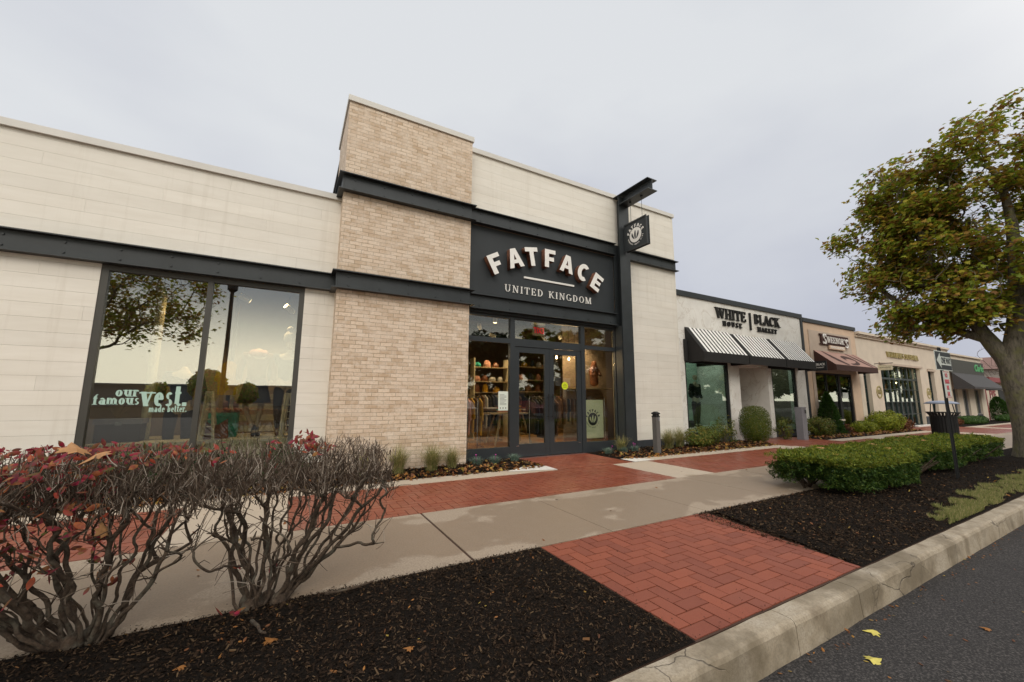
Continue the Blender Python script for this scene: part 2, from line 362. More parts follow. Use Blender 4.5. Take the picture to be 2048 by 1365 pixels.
def thing(name, loc, label, cat, group=None, kind=None):
    o = bpy.data.objects.new(name, None); COL.objects.link(o); o.location = loc; o.empty_display_size = .2; o['_loc'] = tuple(loc)
    return tag(o, label, cat, group, kind)
def tag(o, label=None, cat=None, group=None, kind=None):
    if label: o['label'] = label
    if cat: o['category'] = cat
    if group: o['group'] = group
    if kind: o['kind'] = kind
    return o
def struct(o): o['kind'] = 'structure'; return o
def box(name, mat, parent, *b): return MB().box(*b).build(name, mat, parent)
def copytree(o, d, label=None):
    c = o.copy(); COL.objects.link(c); c.location = o.location+Vector(d)
    if label: c['label'] = label
    c['_loc'] = tuple(c.location)
    def rec(a, b):
        for ch in a.children:
            e = ch.copy(); COL.objects.link(e); e.parent = b; e.matrix_parent_inverse = ch.matrix_parent_inverse.copy(); rec(ch, e)
    rec(o, c); return c

def scatter(name, tv, tf, pos, rot, scl, mat, parent=None):
    """many copies of one small template as one mesh. tv (n,3), tf list of tri/quad index tuples (all same length)"""
    tv = np.asarray(tv, float); N = len(pos); n = len(tv); scl = np.asarray(scl, float)
    if scl.ndim == 1: scl = scl[:, None, None]
    else: scl = scl[:, None, :]
    V = np.einsum('nij,nkj->nki', rot, tv[None]*scl)+np.asarray(pos)[:, None, :]
    F = np.asarray(tf); k = F.shape[1]; A = (F[None]+(np.arange(N)*n)[:, None, None]).reshape(-1, k)
    me = bpy.data.meshes.new(name); me.vertices.add(N*n); me.vertices.foreach_set('co', V.ravel())
    me.loops.add(A.size); me.loops.foreach_set('vertex_index', A.ravel().astype(np.int32))
    me.polygons.add(len(A)); me.polygons.foreach_set('loop_start', np.arange(0, A.size, k, dtype=np.int32)); me.polygons.foreach_set('loop_total', np.full(len(A), k, np.int32))
    me.update(calc_edges=True); me.materials.append(mat)
    o = bpy.data.objects.new(name, me); COL.objects.link(o)
    if parent: o.parent = parent; o.matrix_parent_inverse = parent_inv(parent)
    return o
def rots(N, normal=None, spread=1.0, zrand=True):
    """rotation matrices whose local Z points near `normal` (N,3)"""
    if normal is None: normal = np.tile([0, 0, 1.], (N, 1))
    z = normal/np.maximum(np.linalg.norm(normal, axis=1, keepdims=True), 1e-6)+rng.normal(0, spread, (N, 3))*.6
    z /= np.linalg.norm(z, axis=1, keepdims=True)
    a = rng.normal(0, 1, (N, 3)); x = np.cross(a, z); x /= np.linalg.norm(x, axis=1, keepdims=True); y = np.cross(z, x)
    return np.stack([x, y, z], 2)
# templates
def leaf_ring(pts, dz=0, curl=0):
    v = [(0, .25, .04)]+[(x, y, curl*(abs(x)+max(0, y-.3)*.6)) for x, y in pts]
    return v, [(0, i+1, (i+1) % len(pts)+1) for i in range(len(pts))]
half = [(.05, -.05), (.32, -.12), (.28, .08), (.62, .12), (.45, .32), (.50, .52), (.22, .50), (.16, .72)]
MAPLE = leaf_ring([(0, -.06)]+half+[(0, 1.0)]+[(-x, y) for x, y in reversed(half)], curl=-.35)
OVAL = leaf_ring([(0, -.3), (.16, -.1), (.22, .15), (.17, .42), (0, .72), (-.17, .42), (-.22, .15), (-.16, -.1)], curl=-.25)
SPRIG = ([(0, 0, 0), (.10, .5, .06), (0, 1, 0), (-.10, .5, .06), (0, .2, 0), (.45, .55, .1), (.62, .95, .05), (.25, .75, 0), (0, .2, 0), (-.25, .75, 0), (-.62, .95, .05), (-.45, .55, .1)], [(0, 1, 2, 3), (4, 5, 6, 7), (8, 9, 10, 11)])
BLADE = ([(-.5, 0, 0), (.5, 0, 0), (.35, .10, .55), (-.35, .10, .55), (.05, .35, 1), (-.05, .35, 1)], [(0, 1, 2, 3), (3, 2, 4, 5)])
CHIP = ([(-.5, -.12, 0), (.5, -.15, .02), (.45, .14, .05), (-.48, .1, .04)], [(0, 1, 2, 3)])

# ------------------------------------------------------------------ lettering
def frame_y(x, y, z, dirx=1):     # text on a wall facing -Y : u->+X, v->+Z, depth->-Y
    return lambda u, v, d: (x+u*dirx, y-d, z+v)
T_, t_ = .2, .085
def G(w_, S, F=()): return (w_, S, F)
l = lambda *a: ('l',)+a
a_ = lambda *a: ('a',)+a
GL = {
 'A': G(.82, [l(.08, 0, .40, 1, 't'), l(.40, 1, .74, 0, 'T'), l(.2, .32, .62, .32, 't')], [(.08, 0), (.74, 0)]),
 'B': G(.74, [l(.17, 0, .17, 1, 'T'), a_(.32, .76, .30, .24, -90, 90), a_(.32, .26, .34, .26, -90, 90), l(.1, .96, .34, .96, 't'), l(.17, .5, .34, .5, 't'), l(.1, .04, .34, .04, 't')]),
 'C': G(.78, [a_(.42, .5, .38, .5, 42, 318), l(.70, .68, .70, .98, 't')]),
 'D': G(.82, [l(.17, 0, .17, 1, 'T'), a_(.32, .5, .42, .5, -90, 90), l(.08, .96, .34, .96, 't'), l(.08, .04, .34, .04, 't')]),
 'E': G(.70, [l(.17, 0, .17, 1, 'T'), l(.08, .96, .62, .96, 't'), l(.17, .5, .48, .5, 't'), l(.08, .04, .64, .04, 't'), l(.62, .74, .62, 1, 't'), l(.64, 0, .64, .28, 't'), l(.48, .38, .48, .62, 't')]),
 'F': G(.66, [l(.17, 0, .17, 1, 'T'), l(.08, .96, .60, .96, 't'), l(.17, .5, .46, .5, 't'), l(.60, .72, .60, 1, 't')], [(.17, 0)]),
 'G': G(.84, [a_(.42, .5, .38, .5, 42, 330), l(.72, 0.05, .72, .42, 'T'), l(.55, .42, .84, .42, 't')]),
 'H': G(.86, [l(.18, 0, .18, 1, 'T'), l(.68, 0, .68, 1, 'T'), l(.18, .5, .68, .5, 't')], [(.18, 0), (.68, 0), (.18, 1), (.68, 1)]),
 'I': G(.38, [l(.19, 0, .19, 1, 'T')], [(.19, 0), (.19, 1)]),
 'K': G(.82, [l(.18, 0, .18, 1, 'T'), l(.22, .42, .66, 1, 't'), l(.36, .58, .70, 0, 'T')], [(.18, 0), (.18, 1), (.66, 1), (.72, 0)]),
 'L': G(.66, [l(.18, 0, .18, 1, 'T'), l(.08, .04, .62, .04, 't'), l(.62, 0, .62, .30, 't')], [(.18, 1)]),
 'M': G(1.0, [l(.14, 0, .14, 1, 't'), l(.16, 1, .48, 0, 'T'), l(.48, 0, .82, 1, 't'), l(.84, 0, .84, 1, 'T')], [(.14, 0), (.84, 0), (.12, 1), (.86, 1)]),
 'N': G(.88, [l(.16, 0, .16, 1, 't'), l(.18, 1, .70, 0, 'T'), l(.72, 0, .72, 1, 't')], [(.16, 0), (.14, 1), (.72, 1)]),
 'O': G(.84, [a_(.42, .5, .38, .5, 0, 360)]),
 'R': G(.80, [l(.17, 0, .17, 1, 'T'), a_(.32, .75, .32, .25, -90, 90), l(.1, .96, .34, .96, 't'), l(.17, .5, .34, .5, 't'), l(.38, .5, .68, 0, 'T')], [(.17, 0), (.70, 0)]),
 'S': G(.66, [a_(.33, .75, .25, .25, 20, 270), a_(.33, .25, .27, .25, -150, 90), l(.57, .72, .57, .98, 't'), l(.07, .02, .07, .28, 't')]),
 'T': G(.74, [l(.37, 0, .37, 1, 'T'), l(.04, .96, .70, .96, 't'), l(.05, .72, .05, 1, 't'), l(.69, .72, .69, 1, 't')], [(.37, 0)]),
 'U': G(.84, [l(.18, .32, .18, 1, 'T'), l(.68, .32, .68, 1, 't'), a_(.43, .34, .30, .34, 180, 360)], [(.18, 1), (.68, 1)]),
 'V': G(.80, [l(.08, 1, .40, 0, 'T'), l(.40, 0, .72, 1, 't')], [(.08, 1), (.72, 1)]),
 'W': G(1.14, [l(.08, 1, .32, 0, 'T'), l(.32, 0, .56, 1, 't'), l(.52, 1, .80, 0, 'T'), l(.80, 0, 1.04, 1, 't')], [(.08, 1), (.56, 1), (1.04, 1)]),
 'Y': G(.78, [l(.08, 1, .38, .45, 'T'), l(.38, .45, .70, 1, 't'), l(.38, 0, .38, .48, 'T')], [(.08, 1), (.70, 1), (.38, 0)]),
 "'": G(.22, [l(.11, .72, .11, 1, 'T')]), '-': G(.4, [l(.05, .45, .35, .45, 'T')]), ' ': G(.42, []), '.': G(.3, [l(.14, 0, .14, .17, 'T')]),
 '|': G(.5, [l(.25, -.75, .25, 1.05, 'm')]), '&': G(.8, [a_(.36, .75, .2, .25, 0, 360), a_(.36, .27, .3, .27, 0, 360)]),
 'a': G(.62, [a_(.27, .22, .24, .22, 0, 360), l(.47, 0, .47, .5, 'T'), a_(.30, .46, .22, .2, 20, 160)]),
 'b': G(.64, [l(.15, 0, .15, 1, 'T'), a_(.33, .32, .26, .32, 0, 360)], [(.11, 1)]),
 'd': G(.66, [l(.48, 0, .48, 1, 'T'), a_(.30, .32, .26, .32, 0, 360)], [(.44, 1), (.54, 0)]),
 'e': G(.58, [a_(.30, .32, .27, .32, 0, 310), l(.08, .34, .52, .34, 't')]),
 'f': G(.46, [l(.20, 0, .20, .8, 'T'), a_(.34, .76, .18, .24, 60, 180), l(.04, .62, .40, .62, 't')], [(.20, 0)]),
 'm': G(1.0, [l(.15, 0, .15, .66, 'T'), l(.48, 0, .48, .5, 'T'), l(.81, 0, .81, .5, 'T'), a_(.32, .44, .2, .22, 0, 180), a_(.65, .44, .2, .22, 0, 180)], [(.15, 0), (.48, 0), (.81, 0)]),
 'o': G(.64, [a_(.31, .32, .28, .32, 0, 360)]),
 'r': G(.50, [l(.16, 0, .16, .66, 'T'), a_(.34, .44, .17, .22, 20, 180)], [(.16, 0), (.12, .64)]),
 's': G(.50, [a_(.25, .48, .18, .17, 30, 270), a_(.25, .16, .20, .17, -150, 90)]),
 't': G(.44, [l(.18, .1, .18, .92, 'T'), l(.03, .62, .38, .62, 't'), a_(.32, .16, .18, .16, 180, 320)]),
 'u': G(.68, [l(.15, .2, .15, .66, 'T'), l(.50, 0, .50, .66, 'T'), a_(.33, .22, .22, .22, 180, 360)], [(.11, .64), (.46, .64), (.55, 0)]),
 'v': G(.64, [l(.08, .66, .30, 0, 'T'), l(.30, 0, .54, .66, 't')], [(.08, .64), (.54, .64)]),
}
def text_mb(mb, txt, fr, h, depth, bold=1.0, track=.04, narrow=1.0, serif=1.0, x0=0.):
    x = x0; k = 0
    TT = {'T': T_*bold, 't': t_*(1+(bold-1)*.6), 'm': .09}
    def put(poly):
        nonlocal k
        d = depth+.0003*(k % 7); k += 1
        mb.prism([(px, py) for px, py in poly], 0, d, lambda u, v, dd: fr(x+u*h*narrow, v*h, dd))
    for ch in txt:
        w_, S, F = GL[ch]
        for s_ in S:
            if s_[0] == 'l':
                _, xa, ya, xb, yb, tt = s_; th = TT[tt]; dx, dy = xb-xa, yb-ya
                if abs(dx) < 1e-6: put([(xa-th/2, ya), (xa+th/2, ya), (xb+th/2, yb), (xb-th/2, yb)])
                elif abs(dy) < 1e-6: put([(xa, ya-th/2), (xb, ya-th/2), (xb, yb+th/2), (xa, yb+th/2)])
                else: put([(xa-th*.55, ya), (xa+th*.55, ya), (xb+th*.55, yb), (xb-th*.55, yb)])
            else:
                _, cx, cy, rx, ry, A0, A1 = s_; n = max(4, int(abs(A1-A0)/22)); tx, ty = TT['T'], TT['t']
                for i in range(n):
                    p = R(A0+(A1-A0)*i/n); q = R(A0+(A1-A0)*(i+1)/n)
                    ix, iy = max(rx-tx, .02), max(ry-ty, .02)
                    d = depth+.0003*(k % 7); k += 1
                    put([(cx+ix*math.cos(p), cy+iy*math.sin(p)), (cx+rx*math.cos(p), cy+ry*math.sin(p)), (cx+rx*math.cos(q), cy+ry*math.sin(q)), (cx+ix*math.cos(q), cy+iy*math.sin(q))])
        for fx, fy in F:
            if serif > 0:
                sw = (.10+TT['T']*.5)*serif; sy = .06
                y0 = fy if fy < .1 else fy-sy
                put([(fx-sw, y0), (fx+sw, y0), (fx+sw, y0+sy), (fx-sw, y0+sy)])
        x += (w_+track)*h*narrow
    return x-x0
def text_w(txt, h, track=.04, narrow=1.): return sum(GL[c][0]+track for c in txt)*h*narrow
def serif_text(name, txt, x, y, z, h, depth, mat, parent, bold=1., track=.04, width=None, serif=1.):
    nar = 1.
    if width: nar = width/text_w(txt, h, track)
    mb = MB(); text_mb(mb, txt, frame_y(x, y, z), h, depth, bold, track, nar, serif); return mb.build(name, mat, parent)
def plain_text(name, body, size, mat, parent, M, extrude=.002, bold=0., width=None, align='CENTER', shear=0):
    cu = bpy.data.curves.new(name, 'FONT'); cu.body = body; cu.size = size; cu.extrude = extrude; cu.offset = bold; cu.align_x = align; cu.align_y = 'CENTER'; cu.resolution_u = 3; cu.shear = shear
    ob = bpy.data.objects.new('tmp', cu); COL.objects.link(ob); bpy.context.view_layer.update()
    me = bpy.data.meshes.new_from_object(ob.evaluated_get(bpy.context.evaluated_depsgraph_get())); bpy.data.objects.remove(ob)
    me.name = name
    xs = [v.co.x for v in me.vertices]
    if width and xs:
        k = width/(max(xs)-min(xs))
        for v in me.vertices: v.co.x *= k
    me.transform(M); me.materials.clear(); me.materials.append(mat)
    o = bpy.data.objects.new(name, me); COL.objects.link(o)
    if parent: o.parent = parent; o.matrix_parent_inverse = parent_inv(parent)
    return o
def on_wall(x, y, z, flip=False):   # text plane facing -Y
    M = Matrix.Translation((x, y, z)) @ Matrix.Rotation(R(90), 4, 'X')
    if flip: M = M @ Matrix.Scale(-1, 4, (1, 0, 0))
    return M
def on_side(x, y, z):               # text plane facing -X, reading from far (+Y) to near (-Y)
    return Matrix.Translation((x, y, z)) @ Matrix.Rotation(R(-90), 4, 'Z') @ Matrix.Rotation(R(90), 4, 'X')
def outline(name, loops, depth, M, mats, parent):
    """flat outline with holes, extruded; face material 0, side material 1"""
    cu = bpy.data.curves.new(name, 'CURVE'); cu.dimensions = '2D'; cu.fill_mode = 'BOTH'; cu.extrude = depth/2
    for lp in loops:
        sp = cu.splines.new('POLY'); sp.points.add(len(lp)-1); sp.use_cyclic_u = True
        for i, (x, y) in enumerate(lp): sp.points[i].co = (x, y, 0, 1)
    ob = bpy.data.objects.new('tmp', cu); COL.objects.link(ob); bpy.context.view_layer.update()
    me = bpy.data.meshes.new_from_object(ob.evaluated_get(bpy.context.evaluated_depsgraph_get())); bpy.data.objects.remove(ob)
    me.materials.clear()
    for q in mats: me.materials.append(q)
    for p in me.polygons: p.material_index = 0 if (abs(p.normal.z) > .7 or len(mats) == 1) else 1
    me.transform(M); me.name = name
    o = bpy.data.objects.new(name, me); COL.objects.link(o)
    if parent: o.parent = parent; o.matrix_parent_inverse = parent_inv(parent)
    return o
# heavy block letters (unit height, centred)
def arc(cx, cy, rx, ry, a0, a1, n): return [(cx+rx*math.cos(R(a0+(a1-a0)*i/n)), cy+ry*math.sin(R(a0+(a1-a0)*i/n))) for i in range(n+1)]
BLK = {
 'F': [[(-.34, -.5), (-.08, -.5), (-.08, -.14), (.24, -.14), (.24, .08), (-.08, .08), (-.08, .28), (.34, .28), (.34, .5), (-.34, .5)]],
 'A': [[(-.46, -.5), (-.20, -.5), (-.13, -.28), (.13, -.28), (.20, -.5), (.46, -.5), (.16, .5), (-.16, .5)], [(-.075, -.09), (.075, -.09), (0, .20)]],
 'T': [[(-.13, -.5), (.13, -.5), (.13, .27), (.40, .27), (.40, .5), (-.40, .5), (-.40, .27), (-.13, .27)]],
 'C': [arc(.04, 0, .42, .52, 48, 312, 18)+arc(.06, 0, .17, .27, 300, 60, 12)],
 'E': [[(-.33, -.5), (.34, -.5), (.34, -.27), (-.07, -.27), (-.07, -.11), (.27, -.11), (.27, .11), (-.07, .11), (-.07, .27), (.34, .27), (.34, .5), (-.33, .5)]],
}
def foot_logo(name, s, mat, parent, M, depth=.004):
    """three curved toe/print shapes inside the disc"""
    mb = MB()
    for k, (cx, lean, top) in enumerate(((-.27, .5, .14), (.0, .25, .26), (.25, -.35, .18))):
        L, Rr = [], []
        for i in range(9):
            t = i/8; y = -.26+t*(top+.30); wd = .018+.050*math.sin(math.pi*min(1, t*1.02))**.8
            x = cx*(.35+.65*t)-lean*.10*math.sin(t*math.pi)
            L.append((x-wd, y)); Rr.append((x+wd, y))
        for i in range(8):
            P = [L[i], Rr[i], Rr[i+1], L[i+1]]
            mb.prism([(p[0]*s, p[1]*s) for p in P], 0, depth+.0002*k, lambda u, v, d: tuple(M @ Vector((u, v, d))))
    return mb.build(name, mat, parent)
def disc(name, r_, mat, parent, M, depth=.006, rin=0, n=40):
    mb = MB()
    if rin:
        for i in range(n):
            p, q = 2*math.pi*i/n, 2*math.pi*(i+1)/n
            mb.prism([(rin*math.cos(p), rin*math.sin(p)), (r_*math.cos(p), r_*math.sin(p)), (r_*math.cos(q), r_*math.sin(q)), (rin*math.cos(q), rin*math.sin(q))], 0, depth, lambda u, v, d: tuple(M @ Vector((u, v, d))))
    else: mb.prism([(r_*math.cos(2*math.pi*i/n), r_*math.sin(2*math.pi*i/n)) for i in range(n)], 0, depth, lambda u, v, d: tuple(M @ Vector((u, v, d))))
    return mb.build(name, mat, parent)
def arc_text(name, txt, rad, a0, a1, h, mat, parent, M, depth=.003, bottom=False):
    """small plain letters round a circle, joined in one mesh"""
    n = len(txt); objs = []
    for i, ch in enumerate(txt):
        if ch == ' ': continue
        an = a0+(a1-a0)*i/(n-1)
        rot = an-90 if not bottom else an+90
        Mi = M @ Matrix.Translation((rad*math.cos(R(an)), rad*math.sin(R(an)), 0)) @ Matrix.Rotation(R(rot), 4, 'Z')
        if ch in BLK and h > .03: objs.append(outline(name, [[(x*h, y*h) for x, y in lp] for lp in BLK[ch]], depth, Mi, [mat], None))
        else: objs.append(plain_text(name, ch, h*1.35, mat, None, Mi, depth/2, h*.03))
    me = bpy.data.meshes.new(name); V, F = [], []
    for o in objs:
        b = len(V); V += [tuple(v.co) for v in o.data.vertices]; F += [tuple(b+i for i in p.vertices) for p in o.data.polygons]
    for o in objs: bpy.data.objects.remove(o)
    me.from_pydata(V, [], F); me.materials.append(mat); o = bpy.data.objects.new(name, me); COL.objects.link(o)
    if parent: o.parent = parent; o.matrix_parent_inverse = parent_inv(parent)
    return o

def skin(name, J, E, rad, mat, parent, sub=1, root=0):
    me = bpy.data.meshes.new(name); me.from_pydata(J, E, []); o = bpy.data.objects.new(name, me); COL.objects.link(o)
    me.materials.append(mat)
    md = o.modifiers.new('skin', 'SKIN'); md.use_smooth_shade = True
    if not me.skin_vertices: me.skin_vertices.new() if hasattr(me.skin_vertices, 'new') else None
    sv = me.skin_vertices[0].data
    for i, r_ in enumerate(rad):
        sv[i].radius = r_ if isinstance(r_, tuple) else (r_, r_)
    sv[root].use_root = True
    s = o.modifiers.new('sub', 'SUBSURF'); s.levels = sub; s.render_levels = sub
    bpy.context.view_layer.update()
    me2 = bpy.data.meshes.new_from_object(o.evaluated_get(bpy.context.evaluated_depsgraph_get())); o.modifiers.clear(); o.data = me2
    if parent: o.parent = parent; o.matrix_parent_inverse = parent_inv(parent)
    return o
#@@GROUND
# ================================================================== GROUND
def grid_mesh(name, x0, y0, x1, y1, step, zf, mat, parent=None):
    nx = max(1, int((x1-x0)/step)); ny = max(1, int((y1-y0)/step)); mb = MB()
    for j in range(ny+1):
        for i in range(nx+1):
            x = x0+(x1-x0)*i/nx; y = y0+(y1-y0)*j/ny; mb.v.append((x, y, zf(x, y)))
    for j in range(ny):
        for i in range(nx): a = j*(nx+1)+i; mb.f.append((a, a+1, a+nx+2, a+nx+1)); mb.mi.append(0)
    return mb.build(name, mat, parent, smooth=True)
KY0, KY1 = 1.47, 1.62
struct(box('ground', MT['ground'], None, -400, 1.55, -.40, 400, 400, -.12))
struct(grid_mesh('road', -60, -22, 140, 1.5, 4, lambda x, y: -.19, MT['asphalt']))
struct(box('car_park', MT['mulch'], None, -400, -400, -.45, 400, -22, -.16))
# kerb: separate stones with joints
kb = MB(); js = [-14, -10, -7, -4.6, -2.3, .3, 1.25, 2.82, 3.68, 5.5, 7.4, 9.3, 11.2, 13.1, 15, 17, 19, 22, 25, 28, 34, 40, 60]
def kn(x, s, k): return (mnoise.noise(Vector((x*s, k, 1.3))))
for a, b in zip(js[:-1], js[1:]):
    a += .003; b -= .003; n = max(2, int((b-a)/.06)) if a < 12 else 3
    rings = []
    for i in range(n+1):
        x = a+(b-a)*i/n; e = .006*kn(x, 3, 0)+.004*kn(x, 14, 5); e2 = .006*kn(x, 4, 9); ch = .006*abs(kn(x, 9, 4))
        rings.append([(x, KY0-.02+e2, -.26), (x, KY0-.008+e, -.11), (x, KY0+e-.002, -.028-ch), (x, KY0+.008+e+ch, -.008-ch), (x, KY0+.028+e, .002), (x, KY0+.09, .004+.003*kn(x, 6, 2)), (x, KY1-.008+e2, .002), (x, KY1+e2, -.02), (x, KY1+e2, -.26)])
    b0 = len(kb.v)
    for r_ in rings: kb.v += r_
    for i in range(n):
        for j in range(8): p = b0+i*9+j; kb.f.append((p, p+9, p+10, p+1)); kb.mi.append(0)
    for e in (0, n): kb.f.append(tuple(b0+e*9+j for j in range(9))); kb.mi.append(0)
ko = kb.build('kerb', MT['kerb']); struct(ko)

# concrete walk slabs
sb = MB(); xs = [1.45-1.55*k for k in range(14, 0, -1)]+[1.45+1.55*k for k in range(0, 40)]
for a, b in zip(xs[:-1], xs[1:]):
    g0 = .013 if abs(a-1.45) < .01 else .0035; g1 = .013 if abs(b-1.45) < .01 else .0035
    sb.box(a+g0, 3.25, -.12, b-g1, 4.80, 0)
struct(sb.build('sidewalk', MT['walk']))
BANDS = [(-13.1, -12.1), (-7.0, -6.0), (-1.0, .08), (5.95, 6.98), (12.1, 13.1), (18.1, 19.1), (24.2, 25.2), (30.2, 31.2), (36.2, 37.2)]
cb = MB()
for a, b in BANDS: cb.box(a+.004, 4.806, -.12, b-.004, 6.396, -.001)
YB0, YB1 = 6.40, 6.80
for a, b in [(-20, -12), (-12, -6), (-6, -1.5), (-1.5, 1.55), (1.55, 3.05), (3.05, 4.58), (6.72, 9.6), (9.6, 12.9), (16.0, 19), (19, 22), (22, 24.9), (30.3, 34), (34, 40), (40, 60)]:
    cb.box(a+.004, YB0, -.12, b-.004, YB1, -.001)
struct(cb.build('concrete_border', MT['band']))
wb = MB(); wb.quad((3.6, 6.66, .004), (4.58, 6.42, .004), (4.58, 6.80, .012), (4.25, 6.99, .02)); wb.quad((6.60, 6.40, .004), (7.25, 6.42, .004), (7.0, 6.78, .012), (6.58, 6.82, .012))
struct(wb.build('concrete_ramp_flare', MT['white_slab']))
# herringbone brickwork (real pavers, clipped to each field)
def herring(mb, x0, y0, x1, y1, ztop=0., u=.1, ang=0):
    na, nb = int((x1-x0)/u)+3, int((y1-y0)/u)+3; g = .0042
    for a in range(-2, na):
        for b in range(-2, nb):
            d = (a-b) % 4
            if d == 0: r_ = (a, b, a+2, b+1)
            elif d == 3: r_ = (a, b, a+1, b+2)
            else: continue
            X0, Y0, X1, Y1 = x0+r_[0]*u+g, y0+r_[1]*u+g, x0+r_[2]*u-g, y0+r_[3]*u-g
            X0, Y0, X1, Y1 = max(X0, x0), max(Y0, y0), min(X1, x1), min(Y1, y1)
            if X1-X0 < .012 or Y1-Y0 < .012: continue
            z = ztop+random.uniform(-.0015, .0015)
            mb.box(X0, Y0, ztop-.03, X1, Y1, z)
pb = MB()
# near patch with a slanting right-hand edge
nb_ = MB(); herring(nb_, 2.11, 1.64, 4.45, 3.235, u=.112)
keep = []
for i in range(0, len(nb_.v), 8):
    cx = sum(p[0] for p in nb_.v[i:i+8])/8; cy = sum(p[1] for p in nb_.v[i:i+8])/8
    lim = 4.17+(cy-1.63)*.19; a_0, a_1 = nb_.v[i], nb_.v[i+6]
    if a_0[0] < lim-.02: pb.box(*a_0, min(a_1[0], lim), a_1[1], a_1[2])
struct(pb.build('brick_crossing', MT['paver_near']))
pb = MB()
for a, b in zip([x[1] for x in BANDS[:-1]], [x[0] for x in BANDS[1:]]):
    if b < -9: continue
    herring(pb, a+.004, 4.81, b-.004, 6.39, u=.112 if a < 20 else .25)
herring(pb, 4.60, 6.41, 6.56, 8.02, u=.112)
herring(pb, 12.92, 6.41, 15.98, 8.05, u=.112); herring(pb, 24.95, 6.41, 30.25, 8.05, u=.25)
struct(pb.build('brick_paving', MT['paver']))
struct(MB().box(-20, 1.63, -.12, 60, 8.2, -.007).build('paving_bed', MT['joint_sand']))
# planting beds
def mulch_z(x, y, lo=.0, hi=.05): return lo+(hi-lo)*(.5+.5*mnoise.noise(Vector((x*1.1, y*1.6, 0))))+.012*mnoise.noise(Vector((x*9, y*9, 3)))+.008*mnoise.noise(Vector((x*28, y*28, 7)))
def bed(x0, y0, x1, y1, step, hi=.03, edge=.2):
    def zf(x, y):
        e = min(x-x0, x1-x, y-y0, y1-y)/edge; e = max(0, min(1, e)); return -.002+(mulch_z(x, y, 0, hi)+.006)*e
    return zf
beds = [(-9, 1.63, 2.10, 3.245, .035, .05), (4.2, 1.63, 22, 3.245, .05, .06), (-9, 6.81, 4.57, 8.0, .05, .07), (6.60, 6.81, 12.9, 8.05, .06, .07), (16.0, 6.81, 24.9, 8.05, .1, .07), (30.3, 6.81, 44, 8.05, .2, .07)]
bo = MB()
ZF = []
for x0, y0, x1, y1, st, hi in beds:
    zf = bed(x0, y0, x1, y1, st, hi); ZF.append((x0, y0, x1, y1, zf))
    nx = int((x1-x0)/st); ny = int((y1-y0)/st); b0 = len(bo.v)
    for j in range(ny+1):
        for i in range(nx+1):
            x = x0+(x1-x0)*i/nx; y = y0+(y1-y0)*j/ny
            if x0 == 4.2: x = max(x, 4.2+(y-1.63)*.19)
            bo.v.append((x, y, zf(x, y)))
    for j in range(ny):
        for i in range(nx): a = b0+j*(nx+1)+i; bo.f.append((a, a+1, a+nx+2, a+nx+1)); bo.mi.append(0)
struct(bo.build('planting_bed', MT['mulch'], smooth=True))
def bedz(x, y):
    for x0, y0, x1, y1, zf in ZF:
        if x0 <= x <= x1 and y0 <= y <= y1: return zf(x, y)
    return 0.
def ground_scatter(name, N, x0, y0, x1, y1, tmpl, smin, smax, mat, label, cat, spread=.5, lift=.004, dens=None, kind='stuff', aniso=None, zf=None):
    P = []
    while len(P) < N:
        x, y = random.uniform(x0, x1), random.uniform(y0, y1)
        if dens and random.random() > dens(x, y): continue
        P.append((x, y, (zf or bedz)(x, y)+random.uniform(0, lift)))
    s_ = rng.uniform(smin, smax, N)
    if aniso is not None: s_ = np.stack([s_, s_*rng.uniform(*aniso, N), s_], 1)
    o = scatter(name, tmpl[0], tmpl[1], np.array(P), rots(N, None, spread), s_, mat)
    return tag(o, label, cat, None, kind)
ground_scatter('bark_mulch', 900, -2.2, 3.22, 9, 3.42, CHIP, .004, .016, MT['chip'], 'few mulch crumbs spilled onto the concrete walk along the bed edges', 'mulch', .5, .004, aniso=(.5, 1.6), zf=lambda x, y: .003, dens=lambda x, y: 0 if 2.1 < x < 4.5 else max(0, 1-(y-3.22)/.16)**2*(.3+max(0, mnoise.noise(Vector((x*2, 3, 1)))*2)))
ground_scatter('bark_mulch', 350, 2.12, 1.62, 4.2, 3.2, CHIP, .004, .014, MT['chip'], 'few mulch crumbs scattered on the near brick crossing', 'mulch', .5, .004, aniso=(.5, 1.6), zf=lambda x, y: .003, dens=lambda x, y: .08+max(0, 1-(x-2.1)/.12)+max(0, 1-(y-1.62)/.08))
ground_scatter('bark_mulch', 2600, -2.2, 1.66, 2.07, 3.2, CHIP, .018, .045, MT['chip'], 'larger bark flakes lying on the near mulch bed', 'mulch', .9, .015, aniso=(.4, 1.4), dens=lambda x, y: .15+max(0, mnoise.noise(Vector((x*1.8, y*1.8, 5)))*2))
ground_scatter('bark_mulch', 2600, 4.4, 1.66, 9, 3.2, CHIP, .018, .045, MT['chip'], 'larger bark flakes on the mulch beyond the brick crossing', 'mulch', .9, .015, aniso=(.4, 1.4), dens=lambda x, y: .15+max(0, mnoise.noise(Vector((x*1.8, y*1.8, 5)))*2))
near = lambda x, y: 1/(1+.12*((x)**2+y**2))+.05
ground_scatter('bark_mulch', 46000, -2.3, 1.64, 2.09, 3.26, CHIP, .005, .023, MT['chip'], 'dark shredded bark mulch covering the near planting bed beside the kerb', 'mulch', .7, .012, aniso=(.5, 1.6))
ground_scatter('bark_mulch', 28000, 4.2, 1.64, 14, 3.26, CHIP, .008, .030, MT['chip'], 'dark bark mulch around the clipped hedge beyond the brick crossing', 'mulch', .7, .012, aniso=(.5, 1.6), dens=lambda x, y: 1/(1+.08*(x-4)**2)+.02)
